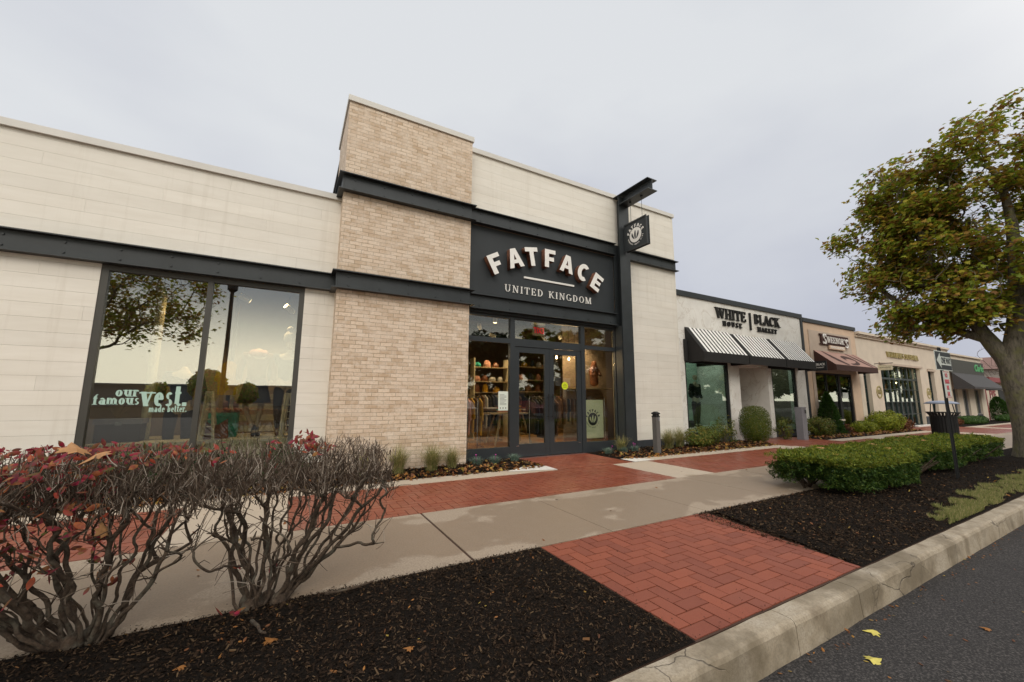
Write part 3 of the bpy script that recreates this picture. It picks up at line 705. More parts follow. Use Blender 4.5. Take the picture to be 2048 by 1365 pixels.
ground_scatter('bark_mulch', 14000, -3, 6.82, 12.8, 7.9, CHIP, .02, .06, MT['chip'], 'dark mulch along the foot of the shop fronts', 'mulch', .8, .02, aniso=(.5, 1.6), dens=lambda x, y: 0 if 4.55 < x < 6.62 else 1)
ground_scatter('fallen_leaves', 2300, -3, 6.7, 14, 7.7, MAPLE, .03, .08, MT['litter'], 'drift of dry orange and brown leaves along the shop front beds', 'leaves', .9, .03, dens=lambda x, y: 0 if 4.5 < x < 6.7 or y > 7.7 or (12.9 < x) else (1 if y < 7.15 else .25))
ground_scatter('fallen_leaves', 900, 16, 6.85, 24.8, 7.6, MAPLE, .04, .10, MT['litter'], 'dry leaves in the mulch below the chocolate shop shrubs', 'leaves', .9, .03)
ground_scatter('fallen_leaves', 260, -1.8, 1.66, 2.09, 3.22, OVAL, .009, .034, MT['litter'], 'small orange leaf scraps on the near mulch bed', 'leaves', .8, .02, dens=lambda x, y: max(0, mnoise.noise(Vector((x*2.2, y*2.2, 8)))*3)**1.5*(1. if (-1.2 < x < .5 and y > 2.2) else .35)+.04)
ground_scatter('fallen_leaves', 150, 4.4, 1.7, 13, 3.2, OVAL, .015, .045, MT['litter'], 'small orange leaf scraps on the mulch around the clipped hedge', 'leaves', .8, .02, dens=lambda x, y: 1/(1+.1*(x-4)**2))
ground_scatter('fallen_leaves', 230, .4, .6, 9, 1.47, OVAL, .012, .036, MT['litter'], 'orange leaf scraps lying on the asphalt near the kerb', 'leaves', .5, .004, zf=lambda x, y: -.187, dens=lambda x, y: .12+.88*(y > 1.36))
ground_scatter('fallen_leaves', 60, -2, 3.3, 16, 6.7, OVAL, .02, .07, MT['litter'], 'few orange leaf scraps on the damp concrete and brick walk', 'leaves', .5, .004, zf=lambda x, y: .004)
def one_leaf(name, loc, s, rz, mat, label, tmpl=MAPLE, tilt=(.1, .1)):
    mb = MB(); M = Matrix.Rotation(rz, 4, 'Z') @ Matrix.Rotation(tilt[0], 4, 'X') @ Matrix.Rotation(tilt[1], 4, 'Y') @ Matrix.Scale(s, 4)
    mb.v = [tuple(M @ Vector(p)) for p in tmpl[0]]; mb.f = [tuple(f) for f in tmpl[1]]; mb.mi = [0]*len(mb.f)
    mb.v += [(p[0], p[1], p[2]-.0008) for p in mb.v]; n = len(tmpl[0]); mb.f += [tuple(n+i for i in reversed(f)) for f in mb.f[:]]; mb.mi += [0]*len(tmpl[1])
    o = mb.build(name, mat); o.location = loc; return tag(o, label, 'leaf')
one_leaf('maple_leaf', (3.54, 1.34, -.178), .085, .9, MT['yleaf'], 'pale yellow leaf on the asphalt, the one farther from the camera')
one_leaf('maple_leaf', (4.25, .98, -.178), .05, .4, MT['litter'], 'small orange leaf alone on the asphalt, right of the yellow leaves')
one_leaf('maple_leaf', (3.13, 1.23, -.178), .085, -1.9, MT['yleaf'], 'yellow-green leaf lying on the asphalt, the one nearer the camera')
# turf strips beside the kerb
def turf(label, N, poly_f, x0, x1, y0, y1):
    P = []
    while len(P) < N:
        x, y = random.uniform(x0, x1), random.uniform(y0, y1)
        hole = mnoise.noise(Vector((x*3.1, y*4.5, 4)))+.5*mnoise.noise(Vector((x*9, y*12, 4)))
        if hole < -.28 or random.random() < .25+hole*-.9: continue
        if poly_f(x+.10*mnoise.noise(Vector((x*4, y*6, 2))), y+.10*mnoise.noise(Vector((x*5, y*3, 9)))): P.append((x, y, bedz(x, y)-.005))
    s_ = np.stack([rng.uniform(.003, .006, N), rng.uniform(.02, .05, N), rng.uniform(.025, .06, N)], 1)
    o = scatter('turf', BLADE[0], BLADE[1], np.array(P), rots(N, None, .45), s_, MT['grass']); tag(o, label, 'grass', None, 'stuff')
wob = lambda x, k: .07*math.sin(x*5+k)+.05*math.sin(x*11+k*2)
turf('ragged strip of short turf along the kerb, nearest the brick crossing', 13000, lambda x, y: 6.45+wob(y*6, 1)*1.2 < x < 8.5 and y < 1.90+wob(x, 2)*.8, 6.3, 8.6, 1.66, 2.1)
turf('ragged strip of short turf along the kerb farther towards the maple', 15000, lambda x, y: y < 2.02+wob(x, 4) and y > 1.7+wob(x, 0)*.5, 8.3, 14, 1.66, 2.25)
# ================================================================== FASHION STORE
st = thing('clothing_store', (3.5, 8.0, 0), 'cream board and pale brick clothing store with charcoal steel beams, nearest building', 'shop')
def siding(name, x0, x1, z0, z1, y, parent, holes=(), row=.203, zoff=0.):
    mb = MB(); k = math.floor((z0-zoff)/row); g = .0024
    while zoff+k*row < z1:
        a = max(z0, zoff+k*row+g/2); b = min(z1, zoff+(k+1)*row-g/2)
        if b-a > .004:
            x = x0-((k*1.37) % 3.6); 
            while x < x1:
                xe = x+3.66; c0, c1 = max(x, x0), min(xe-.0018, x1)
                segs = [(c0, c1)]
                for hx0, hx1, hz0, hz1 in holes:
                    ns = []
                    for s0, s1 in segs:
                        if b <= hz0 or a >= hz1 or s1 <= hx0 or s0 >= hx1: ns.append((s0, s1)); continue
                        if s0 < hx0: ns.append((s0, hx0))
                        if s1 > hx1: ns.append((hx1, s1))
                    segs = ns
                for s0, s1 in segs:
                    if s1-s0 > .004: mb.box(s0, y-.012, a, s1, y+.002, b)
                x = xe
        k += 1
    return mb.build(name, MT['siding'], parent)
FZ0, FZ1 = .25, 3.30     # shop window height (left wing)
LW = (-2.60, .10); LW2 = (-7.0, -3.66)
siding('siding_wall', -8, .60, 0.22, 5.12, 7.962, st, [(LW[0], LW[1], FZ0, 3.32), (LW2[0], LW2[1], FZ0, 3.32)])
# solid wall behind the boards
bk = MB()
for b in ((-8, .6, 3.36, 5.12), (-3.66, -2.60, .0, 3.36), (.10, .6, 0, 3.36), (-2.6, .10, 0, .24), (-7, -3.66, 0, .24), (-8, -7, 0, 3.36)): bk.box(b[0], 7.966, b[2], b[1], 8.16, b[3])
bk.build('backing_wall', MT['inwall'], st)
box('parapet_cap', MT['cap'], st, -8, 7.90, 5.122, .598, 8.25, 5.23)
def ibeam_x(name, x0, x1, z0, z1, yface, mat=MT['steel'], bolts=(), fl=.085, parent=st, end=True):
    mb = MB(); mb.box(x0, yface, z0+.018, x1, yface+.02, z1-.018)
    mb.box(x0-(fl*.6 if end else 0), yface-fl, z1-.018, x1+(fl*.6 if end else 0), yface+.05, z1); mb.box(x0-(fl*.6 if end else 0), yface-fl, z0, x1+(fl*.6 if end else 0), yface+.05, z0+.018)
    o = mb.build(name, mat, parent)
    if bolts:
        for bx in bolts:
            for bz in (z0+.085, z1-.085): MB().prism([(.016*math.cos(a*math.pi/3), .016*math.sin(a*math.pi/3)) for a in range(6)], 0, .014, frame_y(bx, yface, bz)).build('bolt', mat, o)
    return o
ibeam_x('steel_beam', -8, .595, 3.31, 3.63, 7.90, bolts=[-4.2+.6*i for i in range(8)], end=False)
def window(x0, x1, z0, z1, y, mulls, trans=(), fw=.06, glass='glass_left', mat='bronze', parent=st, name='display_window', depth=.10):
    mb = MB(); mb.box(x0, y-depth/2, z0, x0+fw, y+depth/2, z1); mb.box(x1-fw, y-depth/2, z0, x1, y+depth/2, z1)
    mb.box(x0+fw, y-depth/2+.002, z1-fw, x1-fw, y+depth/2-.002, z1); mb.box(x0+fw, y-depth/2+.002, z0, x1-fw, y+depth/2-.002, z0+fw)
    for mx_, mw in mulls: mb.box(mx_-mw/2, y-depth/2+.004, z0+fw, mx_+mw/2, y+depth/2-.004, z1-fw)
    for tz, tw in trans: mb.box(x0+fw, y-depth/2+.006, tz-tw/2, x1-fw, y+depth/2-.006, tz+tw/2)
    o = mb.build(name, MT[mat], parent)
    xe = [x0+fw]+[q for m_ in mulls for q in (m_[0]-m_[1]/2, m_[0]+m_[1]/2)]+[x1-fw]
    ze = [z0+fw]+[q for t in trans for q in (t[0]-t[1]/2, t[0]+t[1]/2)]+[z1-fw]
    for i in range(0, len(xe), 2):
        for j in range(0, len(ze), 2): box('pane', MT[glass], o, xe[i]+.001, y-.004, ze[j]+.001, xe[i+1]-.001, y+.004, ze[j+1]-.001)
    return o
window(LW[0], LW[1], FZ0, 3.31, 8.01, [(-1.28, .075)], fw=.085)
window(LW2[0], LW2[1], FZ0, 3.31, 8.01, [(-5.3, .075)], fw=.085)
# brick tower
tb = MB(); tb.box(.60, 7.60, -.02, 3.18, 9.35, 7.05); to = tb.build('brick_tower', MT['brick'], st)
box('tower_coping', MT['cap'], to, .57, 7.565, 7.052, 3.21, 9.38, 7.165)
def tower_beam(z0, z1):
    mb = MB(); f = .10; a, b, y = .60, 3.18, 7.57
    mb.box(a, y, z0+.018, b, 7.598, z1-.018); mb.box(a-.03, y+.002, z0+.018, a-.002, 9.35, z1-.018)
    for z in (z0, z1-.018):
        mb.box(a-f, y-f, z, b+f*.8, 7.598, z+.018); mb.box(a-f, 7.600, z, a-.002, 9.35, z+.018); mb.box(b+.002, 7.6, z, b+f*.8, 7.94, z+.018)
    o = mb.build('steel_beam', MT['steel'], st)
    for i in range(5):
        for bz in (z0+.085, z1-.085): MB().prism([(.016*math.cos(q*math.pi/3), .016*math.sin(q*math.pi/3)) for q in range(6)], 0, .014, frame_y(a+.18+i*.55, y, bz)).build('bolt', MT['steel'], o)
tower_beam(3.29, 3.62); tower_beam(5.17, 5.51)
# right part : siding above the sign and beside the post
siding('siding_wall', 3.18, 10.20, 5.66, 7.05, 7.962, st); siding('siding_wall', 8.08, 10.20, .23, 5.30, 7.962, st)
bk = MB(); bk.box(3.18, 7.966, 5.3, 10.2, 8.2, 7.05); bk.box(8.0, 7.966, 0, 10.2, 8.16, 5.3); bk.box(10.0, 8.16, 0, 10.2, 16.9, 7.05); bk.build('backing_wall', MT['inwall'], st)
box('corner_board', MT['siding'], st, 10.20, 7.945, .23, 10.225, 8.3, 7.05)
box('parapet_cap', MT['cap'], st, 3.19, 7.90, 7.052, 10.26, 8.25, 7.165)
box('plinth', MT['darkplinth'], st, 8.08, 7.94, -.03, 10.22, 7.965, .226)
ibeam_x('steel_beam', 3.20, 7.66, 5.31, 5.645, 7.90, bolts=[3.55+.78*i for i in range(6)], end=False)
ibeam_x('steel_beam', 3.20, 7.66, 3.31, 3.645, 7.90, bolts=[3.55+.78*i for i in range(6)], end=False)
ibeam_x('steel_beam', 8.10, 10.22, 5.27, 5.58, 7.91, bolts=[8.6, 9.1, 9.6, 10.1], end=True)
fp = box('fascia_panel', MT['panel'], st, 3.19, 7.97, 3.60, 7.66, 8.1, 5.35)
box('soffit', MT['panel'], st, 3.19, 7.93, 3.255, 7.66, 8.12, 3.305)
# post (H section) and projecting arm
pm = MB(); pm.box(7.68, 7.70, -.02, 8.06, 7.72, 7.0); pm.box(7.68, 7.96, -.02, 8.06, 7.98, 7.0); pm.box(7.86, 7.722, -.02, 7.88, 7.958, 7.0)
pm.box(7.66, 7.722, 0, 7.672, 7.96, 3.3)
po = pm.build('steel_post', MT['steel'], st)
am = MB(); am.box(7.86, 6.66, 6.775, 7.88, 7.72, 7.045); am.box(7.70, 6.66, 7.045, 8.05, 7.98, 7.065); am.box(7.70, 6.66, 6.755, 8.05, 7.72, 6.775)
ao = am.build('bracket_arm', MT['steel'], po)
# sign letters on the fascia
for ch, th in zip('FATFACE', (-28.6, -18.6, -9.6, .2, 9.9, 19.6, 28.8)):
    Rr = 3.12; x = 5.40+Rr*math.sin(R(th)); z = 4.79-Rr*(1-math.cos(R(th))); H_ = .46
    M_ = Matrix.Translation((x, 7.875, z)) @ Matrix.Rotation(R(90), 4, 'X') @ Matrix.Rotation(R(-th), 4, 'Z')
    wk = 1.02 if ch in 'FE' else .98
    o = outline('sign_letter', [[(px*H_*wk, py*H_) for px, py in lp] for lp in BLK[ch]], .15, M_, [MT['white'], MT['rustside']], st)
box('sign_rule', MT['white'], st, 4.74, 7.945, 4.225, 6.26, 7.968, 4.27)
serif_text('sign_wording', 'UNITED KINGDOM', 4.21, 7.969, 3.83, .172, .018, MT['white'], st, bold=.62, track=.20, width=2.66, serif=.85)
# entrance
Y0 = 8.05
en = MB(); fwd = .065
def fr(mb, x0, x1, z0, z1, d=.05, y=Y0): mb.box(x0, y-d, z0, x1, y+d, z1)
XM1, XM2 = 4.46, 6.55
fr(en, 3.20, 3.34, 0, 3.30); fr(en, 7.70-.04, 7.80, 0, 3.30); fr(en, XM1-.06, XM1+.06, 0, 3.25, .052); fr(en, XM2-.06, XM2+.06, 0, 3.25, .052)
for a, b in ((3.34, XM1-.06), (XM1+.06, XM2-.06), (XM2+.06, 7.66)): fr(en, a, b, 3.20, 3.30, .048)
fr(en, 3.34, XM1-.06, 2.61, 2.72, .048); fr(en, XM1+.06, XM2-.06, 2.56, 2.74, .048); fr(en, XM2+.06, 7.66, 2.62, 2.72, .048)
fr(en, 3.34, XM1-.06, 0, .26, .048); fr(en, XM2+.06, 7.66, 0, .26, .048)
eo = en.build('entrance_frame', MT['frame'], st)
for a, b, c_, d_ in ((3.34, XM1-.06, .26, 2.61), (XM2+.06, 7.66, .26, 2.62), (3.34, XM1-.06, 2.72, 3.2), (XM1+.06, XM2-.06, 2.74, 3.2), (XM2+.06, 7.66, 2.72, 3.2)):
    box('pane', MT['glass'], eo, a+.001, Y0-.004, c_+.001, b-.001, Y0+.004, d_-.001)
box('threshold', MT['chrome'], st, XM1+.06, 7.94, -.01, XM2-.06, 8.12, .018)
XD = (XM1+XM2)/2
for a, b, sgn in ((XM1+.063, XD-.003, 1), (XD+.003, XM2-.063, -1)):
    d_ = MB(); sw = .13
    d_.box(a, Y0-.03, .025, a+sw, Y0+.03, 2.555); d_.box(b-sw, Y0-.03, .025, b, Y0+.03, 2.555); d_.box(a+sw, Y0-.028, 2.42, b-sw, Y0+.028, 2.555); d_.box(a+sw, Y0-.028, .025, b-sw, Y0+.028, .30)
    do = d_.build('door', MT['frame'], st)
    box('pane', MT['glass'], do, a+sw+.001, Y0-.004, .301, b-sw-.001, Y0+.004, 2.419)
    hx = b-.06 if sgn == 1 else a+.06
    h_ = MB(); h_.tube([(hx, Y0-.09, .85), (hx, Y0-.09, 1.45)], .014, 8); h_.tube([(hx, Y0-.09, .92), (hx, Y0-.03, .92)], .01, 6); h_.tube([(hx, Y0-.09, 1.38), (hx, Y0-.03, 1.38)], .01, 6); h_.build('pull_handle', MT['black'], do)
    if sgn == 1: MB().lathe(0, 0, [(.022, 0), (.022, .012)], 12).build('lock', MT['chrome'], do).matrix_basis = Matrix.Translation((b-.028, Y0-.03, 1.17)) @ Matrix.Rotation(R(90), 4, 'X')
    box('corner_clip', MT['chrome'], do, (a+.06 if sgn == 1 else b-.13), Y0-.034, .26, (a+.13 if sgn == 1 else b-.06), Y0-.03, .275)
# notice + sticker on the glass
no = box('notice', MT['paper'], st, 4.12, Y0-.012, 1.07, 4.37, Y0-.006, 1.50)
mb = MB()
for i in range(9): mb.box(4.155, Y0-.0135, 1.42-i*.028, 4.155+(.17 if i % 3 else .12), Y0-.0122, 1.427-i*.028)
for i in range(3): mb.box(4.16+i*.07, Y0-.0135, 1.11, 4.18+i*.07, Y0-.0122, 1.14)
mb.build('notice_print', MT['ink'], no)
Mk = Matrix.Translation((5.98, Y0-.012, 1.66)) @ Matrix.Rotation(R(90), 4, 'X'); so = disc('sticker', .095, MT['yellow'], st, Mk, .003)
mb = MB()
for i, hw in enumerate((.04, .06, .055)): mb.box(5.98-hw, Y0-.0165, 1.69-i*.035, 5.98+hw, Y0-.0152, 1.70-i*.035)
mb.build('sticker_print', MT['ink'], so)
# vinyl wording on the left window
vg = thing('window_lettering', (-1.9, 8.0, 1.2), 'pale green vinyl wording about a vest on the left display pane', 'lettering')
serif_text('wording', 'our', -2.26, 8.002, 1.345, .15, .002, MT['vinyl'], vg, 1.15, .05, width=.27)
serif_text('wording', 'famous', -2.49, 8.002, 1.225, .15, .002, MT['vinyl'], vg, 1.15, .05, width=.52)
serif_text('wording', 'vest.', -1.96, 8.002, 1.20, .33, .002, MT['vinyl'], vg, 1.3, .05, width=.56)
serif_text('wording', 'made better.', -1.86, 8.002, 1.11, .105, .002, MT['vinyl'], vg, 1.1, .05, width=.46)
# shell of the shop
box('floor', MT['floor'], st, -8, 8.12, -.05, 9.99, 16.7, .10)
box('ceiling', MT['ceil'], st, -8, 8.21, 4.15, 9.99, 16.7, 4.25)
box('roof', MT['roof'], st, -8, 8.26, 4.9, .59, 16.9, 5.0)
box('roof', MT['roof'], st, .61, 9.36, 6.75, 9.99, 16.9, 6.85)
mb = MB(); mb.box(-8.2, 7.97, 0, -8.01, 16.9, 5.1); mb.box(-8, 16.72, 0, 10, 16.9, 6.85); mb.build('rear_wall', MT['inwall'], st)
mb = MB()
for i in range(5): mb.box(-7.9, 9.4+i*1.5, 4.02, 9.9, 9.5+i*1.5, 4.149)
mb.build('ceiling_beams', MT['black'], st)
mb = MB(); mb.box(.62, 10.4, .1, .72, 16.6, 4.1); mb.build('partition', MT['inwall'], st)
box('display_platform', MT['cream'], st, -2.58, 8.13, .11, .58, 9.5, .64)
box('backdrop_wall', MT['inwall'], st, -7.9, 9.9, .11, .5, 10.0, 4.14)
# hanging blade sign
hs = thing('hanging_sign', (7.87, 7.25, 5.35), 'square charcoal blade sign with round emblem, hung from the projecting steel arm', 'sign')
sbx = box('board', MT['panel'], hs, 7.83, 6.88, 5.37, 7.91, 7.64, 6.13)
mb = MB()
for s in (-1, 1):
    x = 7.87+s*.04; a, b = (x-.018, x-.001) if s < 0 else (x+.001, x+.018)
    mb.box(a, 6.86, 5.35, b, 6.90, 6.15); mb.box(a, 7.62, 5.35, b, 7.66, 6.15); mb.box(a, 6.90, 5.35, b, 7.62, 5.39); mb.box(a, 6.90, 6.11, b, 7.62, 6.15)
mb.build('rim', MT['steel'], hs)
for s in (0, 1):
    Ms = on_side(7.829, 7.26, 5.73) if s == 0 else Matrix.Translation((7.911, 7.26, 5.73)) @ Matrix.Rotation(R(90), 4, 'Z') @ Matrix.Rotation(R(90), 4, 'X')
    e = disc('emblem', .205, MT['white'], hs, Ms, .006); foot_logo('emblem_shapes', .42, MT['panel'], e, Ms @ Matrix.Translation((0, -.0, .007)))
    arc_text('emblem_name', 'FATFACE', .265, 158, 22, .085, MT['white'], hs, Ms @ Matrix.Translation((0, 0, .004)), .005)
    arc_text('emblem_small_print', 'WOMENS MENS KIDS', .262, 195, 345, .034, MT['white'], hs, Ms @ Matrix.Translation((0, 0, .002)), .004, True)
for yy in (7.04, 7.44):
    mb = MB()
    mb.tube([(7.87, yy, 6.13), (7.87, yy, 6.75)], .006, 5); mb.tube([(7.87, yy, 6.72), (7.87, yy, 6.755)], .03, 8); mb.build('hanger_rod', MT['steel'], hs)

# ------------------------------------------------------------------ inside the shop
def spot(x, y, z, az, el, label, lit=True, s=1.):
    o = thing('spotlight', (x, y, z), label, 'spotlight', 'white can spotlights on the shop ceiling')
    d = Vector((math.sin(az)*math.cos(el), math.cos(az)*math.cos(el), -math.sin(el)))
    c = Vector((x, y, z)); mb = MB(); mb.tube([c-d*.09*s, c-d*.08*s, c+d*.10*s], [.045*s, .055*s, .055*s], 12); mb.build('can', MT['lampcan'], o, smooth=False)
    mb = MB(); mb.tube([c-d*.02, c+Vector((0, 0, .25))], .012, 6); mb.build('stem', MT['black'], o)
    if lit: mb = MB(); mb.tube([c+d*.101*s, c+d*.106*s], .044*s, 12); mb.build('lens', MT['lens'], o)
spots = [(-2.15, 9.0, 3.28, .3, 1.2, 'lit can spotlight behind the left window pane, above the dark column'), (-.88, 8.75, 3.18, 1.2, .4, 'can spotlight at the top of the right window pane beside the mullion'), (-.14, 8.8, 3.07, .9, .5, 'can spotlight high at the right corner of the left window'),
 (.12, 9.3, 2.35, 0, 1.3, 'small lit spot near the hat of the mannequin, upper one'), (.16, 9.3, 2.08, 0, 1.3, 'small lit spot near the hat of the mannequin, lower one'),
 (4.55, 9.1, 3.40, 0, 1.5, 'can spotlight in the transom left of the exit sign'), (4.42, 9.8, 3.30, .6, .5, 'dim can spotlight low in the left transom'),
 (5.55, 9.6, 3.02, 1.6, .3, 'can spotlight seen through the top of the left door'), (5.0, 10.2, 3.15, 1.6, .4, 'can spotlight behind the left pane of the entrance'), (7.55, 9.3, 3.48, 0, 1.5, 'can spotlight in the right transom by the curtain edge'), (6.9, 9.5, 3.18, .8, .5, 'lit can spotlight in the right transom, lower one'), (7.2, 10.8, 3.32, 1.2, .5, 'can spotlight between the exit sign and the tree reflection')]
for s_ in spots: spot(*s_)
for (x, y, z, lb) in ((6.60, 9.25, 2.50, 'leftmost lower'), (6.80, 9.3, 2.62, 'left upper'), (7.04, 9.25, 2.48, 'right lower'), (7.30, 9.3, 2.62, 'rightmost upper'), (3.98, 9.9, 2.66, 'far left, behind the notice pane,')):
    o = thing('pendant_bulb', (x, y, z), '%s glowing pendant bulb seen through the entrance glass' % lb, 'lamp', 'pendant bulbs inside the entrance')
    mb = MB(); mb.lathe(x, y, [(.008, -.03), (.024, -.015), (.028, .01), (.014, .04), (.012, .06)], 10, z); mb.build('bulb', MT['bulb'], o); MB().tube([(x, y, z+.06), (x, y, 4.1)], .004, 4).build('cord', MT['black'], o)
    ld = bpy.data.lights.new('pendant', 'POINT'); ld.energy = 9; ld.color = (1, .68, .36); ld.shadow_soft_size = .05; lo = bpy.data.objects.new('pendant_light', ld); COL.objects.link(lo); lo.location = (x, y-.02, z-.08)
def room_light(x, y, z, e, c=(1, .70, .38), ang=120):
    ld = bpy.data.lights.new('spot_light', 'SPOT'); ld.energy = e; ld.color = c; ld.spot_size = R(ang); ld.spot_blend = .6; ld.shadow_soft_size = .12
    lo = bpy.data.objects.new('spot_light', ld); COL.objects.link(lo); lo.location = (x, y, z); return lo
for x, y, e in ((4.4, 9.6, 120), (7.8, 9.4, 125), (2.5, 11.5, 80), (5.6, 11.0, 120), (8.4, 12.5, 90), (-.3, 8.75, 120), (-1.6, 8.7, 60)): room_light(x, y, 3.25, e)
# exit sign, seen from behind so its word is mirrored
ex = thing('exit_sign', (6.35, 9.8, 3.3), 'red mirrored exit sign hanging inside above the doors', 'sign')
box('housing', MT['galv'], ex, 6.16, 9.80, 3.20, 6.56, 9.86, 3.52); box('canopy', MT['lampcan'], ex, 6.14, 9.78, 3.522, 6.58, 9.88, 3.58)
plain_text('word', 'EXIT', .25, MT['exitred'], ex, on_wall(6.36, 9.795, 3.34, True), .003, 0, .36)
# poster stand
ps = thing('poster_stand', (7.3, 8.45, .1), 'pale green poster with round foot emblem in a chrome frame behind the right entrance pane', 'poster')
box('poster', MT['poster'], ps, 6.84, 8.44, .30, 7.57, 8.45, 1.31)
mb = MB(); mb.tube([(7.62, 8.44, .12), (7.62, 8.44, 1.36)], .014, 6); mb.tube([(6.80, 8.44, .12), (6.80, 8.44, 1.36)], .014, 6); mb.tube([(6.80, 8.44, 1.35), (7.62, 8.44, 1.35)], .008, 5); mb.tube([(6.80, 8.44, .27), (7.62, 8.44, .27)], .008, 5); mb.box(6.7, 8.35, .11, 7.8, 8.55, .14); mb.build('stand', MT['chrome'], ps)
Mp = on_wall(7.20, 8.438, .80); e = disc('emblem', .17, MT['panel'], ps, Mp, .003); foot_logo('emblem_shapes', .36, MT['poster'], e, Mp @ Matrix.Translation((0, 0, .004)), .002)
arc_text('emblem_name', 'FATFACE', .225, 158, 22, .075, MT['panel'], ps, Mp, .003); arc_text('emblem_small_print', 'WOMENS MENS KIDS', .225, 200, 340, .024, MT['panel'], ps, Mp, .002, True)
# chrome gate posts
for x, y, lb in ((3.50, 8.35, 'left'), (3.82, 8.5, 'right')):
    o = thing('gate_post', (x, y, .1), '%s slim chrome pole of the security gate inside the left pane' % lb, 'gate'); MB().tube([(x, y, .1), (x, y, 1.35)], .016, 8).build('pole', MT['chrome'], o); MB().lathe(x, y, [(.06, 0), (.06, .015)], 12, .1).build('foot', MT['chrome'], o)
# A-frame trestle table with folded stock
def trestle(x, y, lb):
    o = thing('trestle_table', (x, y, .1), lb, 'table'); mb = MB()
    for sx in (-.45, .45):
        for sy in (-.3, .3): mb.tube([(x+sx*1.25, y+sy, .1), (x+sx*.75, y+sy*.6, .92)], .028, 4)
        mb.tube([(x+sx*1.1, y-.24, .35), (x+sx*1.1, y+.24, .35)], .02, 4)
    mb.build('trestle', MT['wood'], o); box('top', MT['wood'], o, x-.8, y-.45, .92, x+.8, y+.45, .96)
trestle(5.4, 9.9, 'pale trestle table with splayed legs, inside behind the doors'); trestle(4.3, 11.8, 'wooden trestle table farther inside left of the doors'); trestle(8.0, 13.0, 'wooden trestle table deep in the shop on the right')
cols = ['navy', 'mustard', 'greycloth', 'salmon', 'brown', 'teal', 'black', 'leather']
def stack(x, y, z, n, w_, lb, grp='folded clothes on the shop tables'):
    o = thing('folded_clothes', (x, y, z), lb, 'clothes', grp)
    for i in range(n): MB().box(x-w_/2+random.uniform(-.01, .01), y-.14, z+i*.045, x+w_/2+random.uniform(-.01, .01), y+.14, z+i*.045+.04).build('garment', MT[random.choice(cols)], o)
for i in range(4): stack(4.78+i*.38, 9.85, .965, 3+i % 3, .3, 'pile of folded clothes on the trestle table behind the doors', 'folded clothes on the near trestle table')
for i in range(4): stack(3.7+i*.38, 11.7, .965, 4+i % 3, .3, 'pile of folded clothes on the farther trestle table', 'folded clothes on the far trestle table')
def garment(mb, x, y, z, L, W=.4, along='y'):
    for k in range(1):
        P = [(-W*.12, 0), (-W*.5, -.10), (-W*.62, -L*.6), (-W*.45, -L*.62), (-W*.40, -L), (W*.40, -L), (W*.45, -L*.62), (W*.62, -L*.6), (W*.5, -.10), (W*.12, 0)]
        n = len(P); th = .035
        f = (lambda u, v, d: (x+d, y+u, z+v)) if along == 'y' else (lambda u, v, d: (x+u, y+d, z+v))
        mb.prism([P[0], P[1], P[8], P[9]], -th/2, th/2, f); mb.prism([P[1], P[4], P[5], P[8]], -th/2-.003, th/2+.003, f); mb.prism([P[1], P[2], P[3], (-W*.40, -.14)], -th/2+.002, th/2-.002, f); mb.prism([(W*.40, -.14), P[6], P[7], P[8]], -th/2+.002, th/2-.002, f)
def rack(x0, x1, y, z, n, L, lb, pal, posts=True):
    o = thing('clothes_rack', (x0, y, .1), lb, 'clothes rack'); mb = MB(); mb.tube([(x0, y, z), (x1, y, z)], .012, 6)
    if posts:
        for x in (x0, x1): mb.tube([(x, y, .1), (x, y, z)], .014, 6); mb.box(x-.02, y-.25, .1, x+.02, y+.25, .13)
    mb.build('rail', MT['chrome'], o)
    for i in range(n):
        g = MB(); x = x0+(x1-x0)*(i+.5)/n; garment(g, x, y, z-.06, L*random.uniform(.9, 1.05), .46); gg = g.build('hanging_garment', MT[random.choice(pal)])
        tag(gg, 'garment hanging among others on the %s' % lb.split(',')[0], 'clothes', 'clothes on the %s' % lb.split(',')[0])
rack(5.75, 6.6, 9.35, 1.38, 8, 1.0, 'rack of black coats behind the right door, on chrome posts', ['black', 'black', 'navy', 'brown'])
rack(7.0, 8.3, 9.9, 1.45, 9, .8, 'clothes rail below the wooden shelf, behind the poster', ['brown', 'black', 'greycloth', 'navy', 'brown'], False)
rack(3.3, 4.5, 10.6, 1.42, 9, .9, 'clothes rack in the left pane, behind the gate poles', ['black', 'navy', 'greycloth', 'brown', 'salmon'])
rack(3.5, 4.4, 9.6, 1.40, 8, .95, 'rack of mixed tops just behind the gate poles', ['mustard', 'greycloth', 'navy', 'brown', 'salmon', 'mustard'])
rack(4.95, 5.6, 10.9, 1.5, 6, .95, 'short rack behind the left door leaf', ['black', 'navy', 'brown', 'greycloth'])
rack(6.6, 9.2, 12.4, 1.5, 12, .9, 'long clothes rail deep inside, right side', cols)
# wall shelving
def shelves(x0, x1, y, zs, lb, dz=.9, stock=True):
    o = thing('shelf_unit', (x0, y, .1), lb, 'shelves'); mb = MB()
    for x in (x0, x1): mb.box(x-.02, y, .1, x+.02, y+.32, zs[-1]+.3)
    mb.build('uprights', MT['cream'], o)
    for z in zs:
        MB().box(x0+.02, y, z, x1-.02, y+.32, z+.03).build('shelf', MT['wood'], o)
    if stock:
        k = 0
        for z in zs:
            x = x0+.15
            while x < x1-.15:
                h = random.uniform(.10, .30); w_ = random.uniform(.12, .26); g = MB(); g.lathe(x, y+.16, [(w_*.5, 0), (w_*.55, h*.4), (w_*.40, h*.8), (w_*.15, h)], 8, z+.032)
                gg = g.build('stock_item', MT[random.choice(cols)]); tag(gg, 'small bag or bundle standing on the %s' % lb.split(',')[0], 'stock', 'stock on the %s' % lb.split(',')[0]); x += random.uniform(.24, .4)
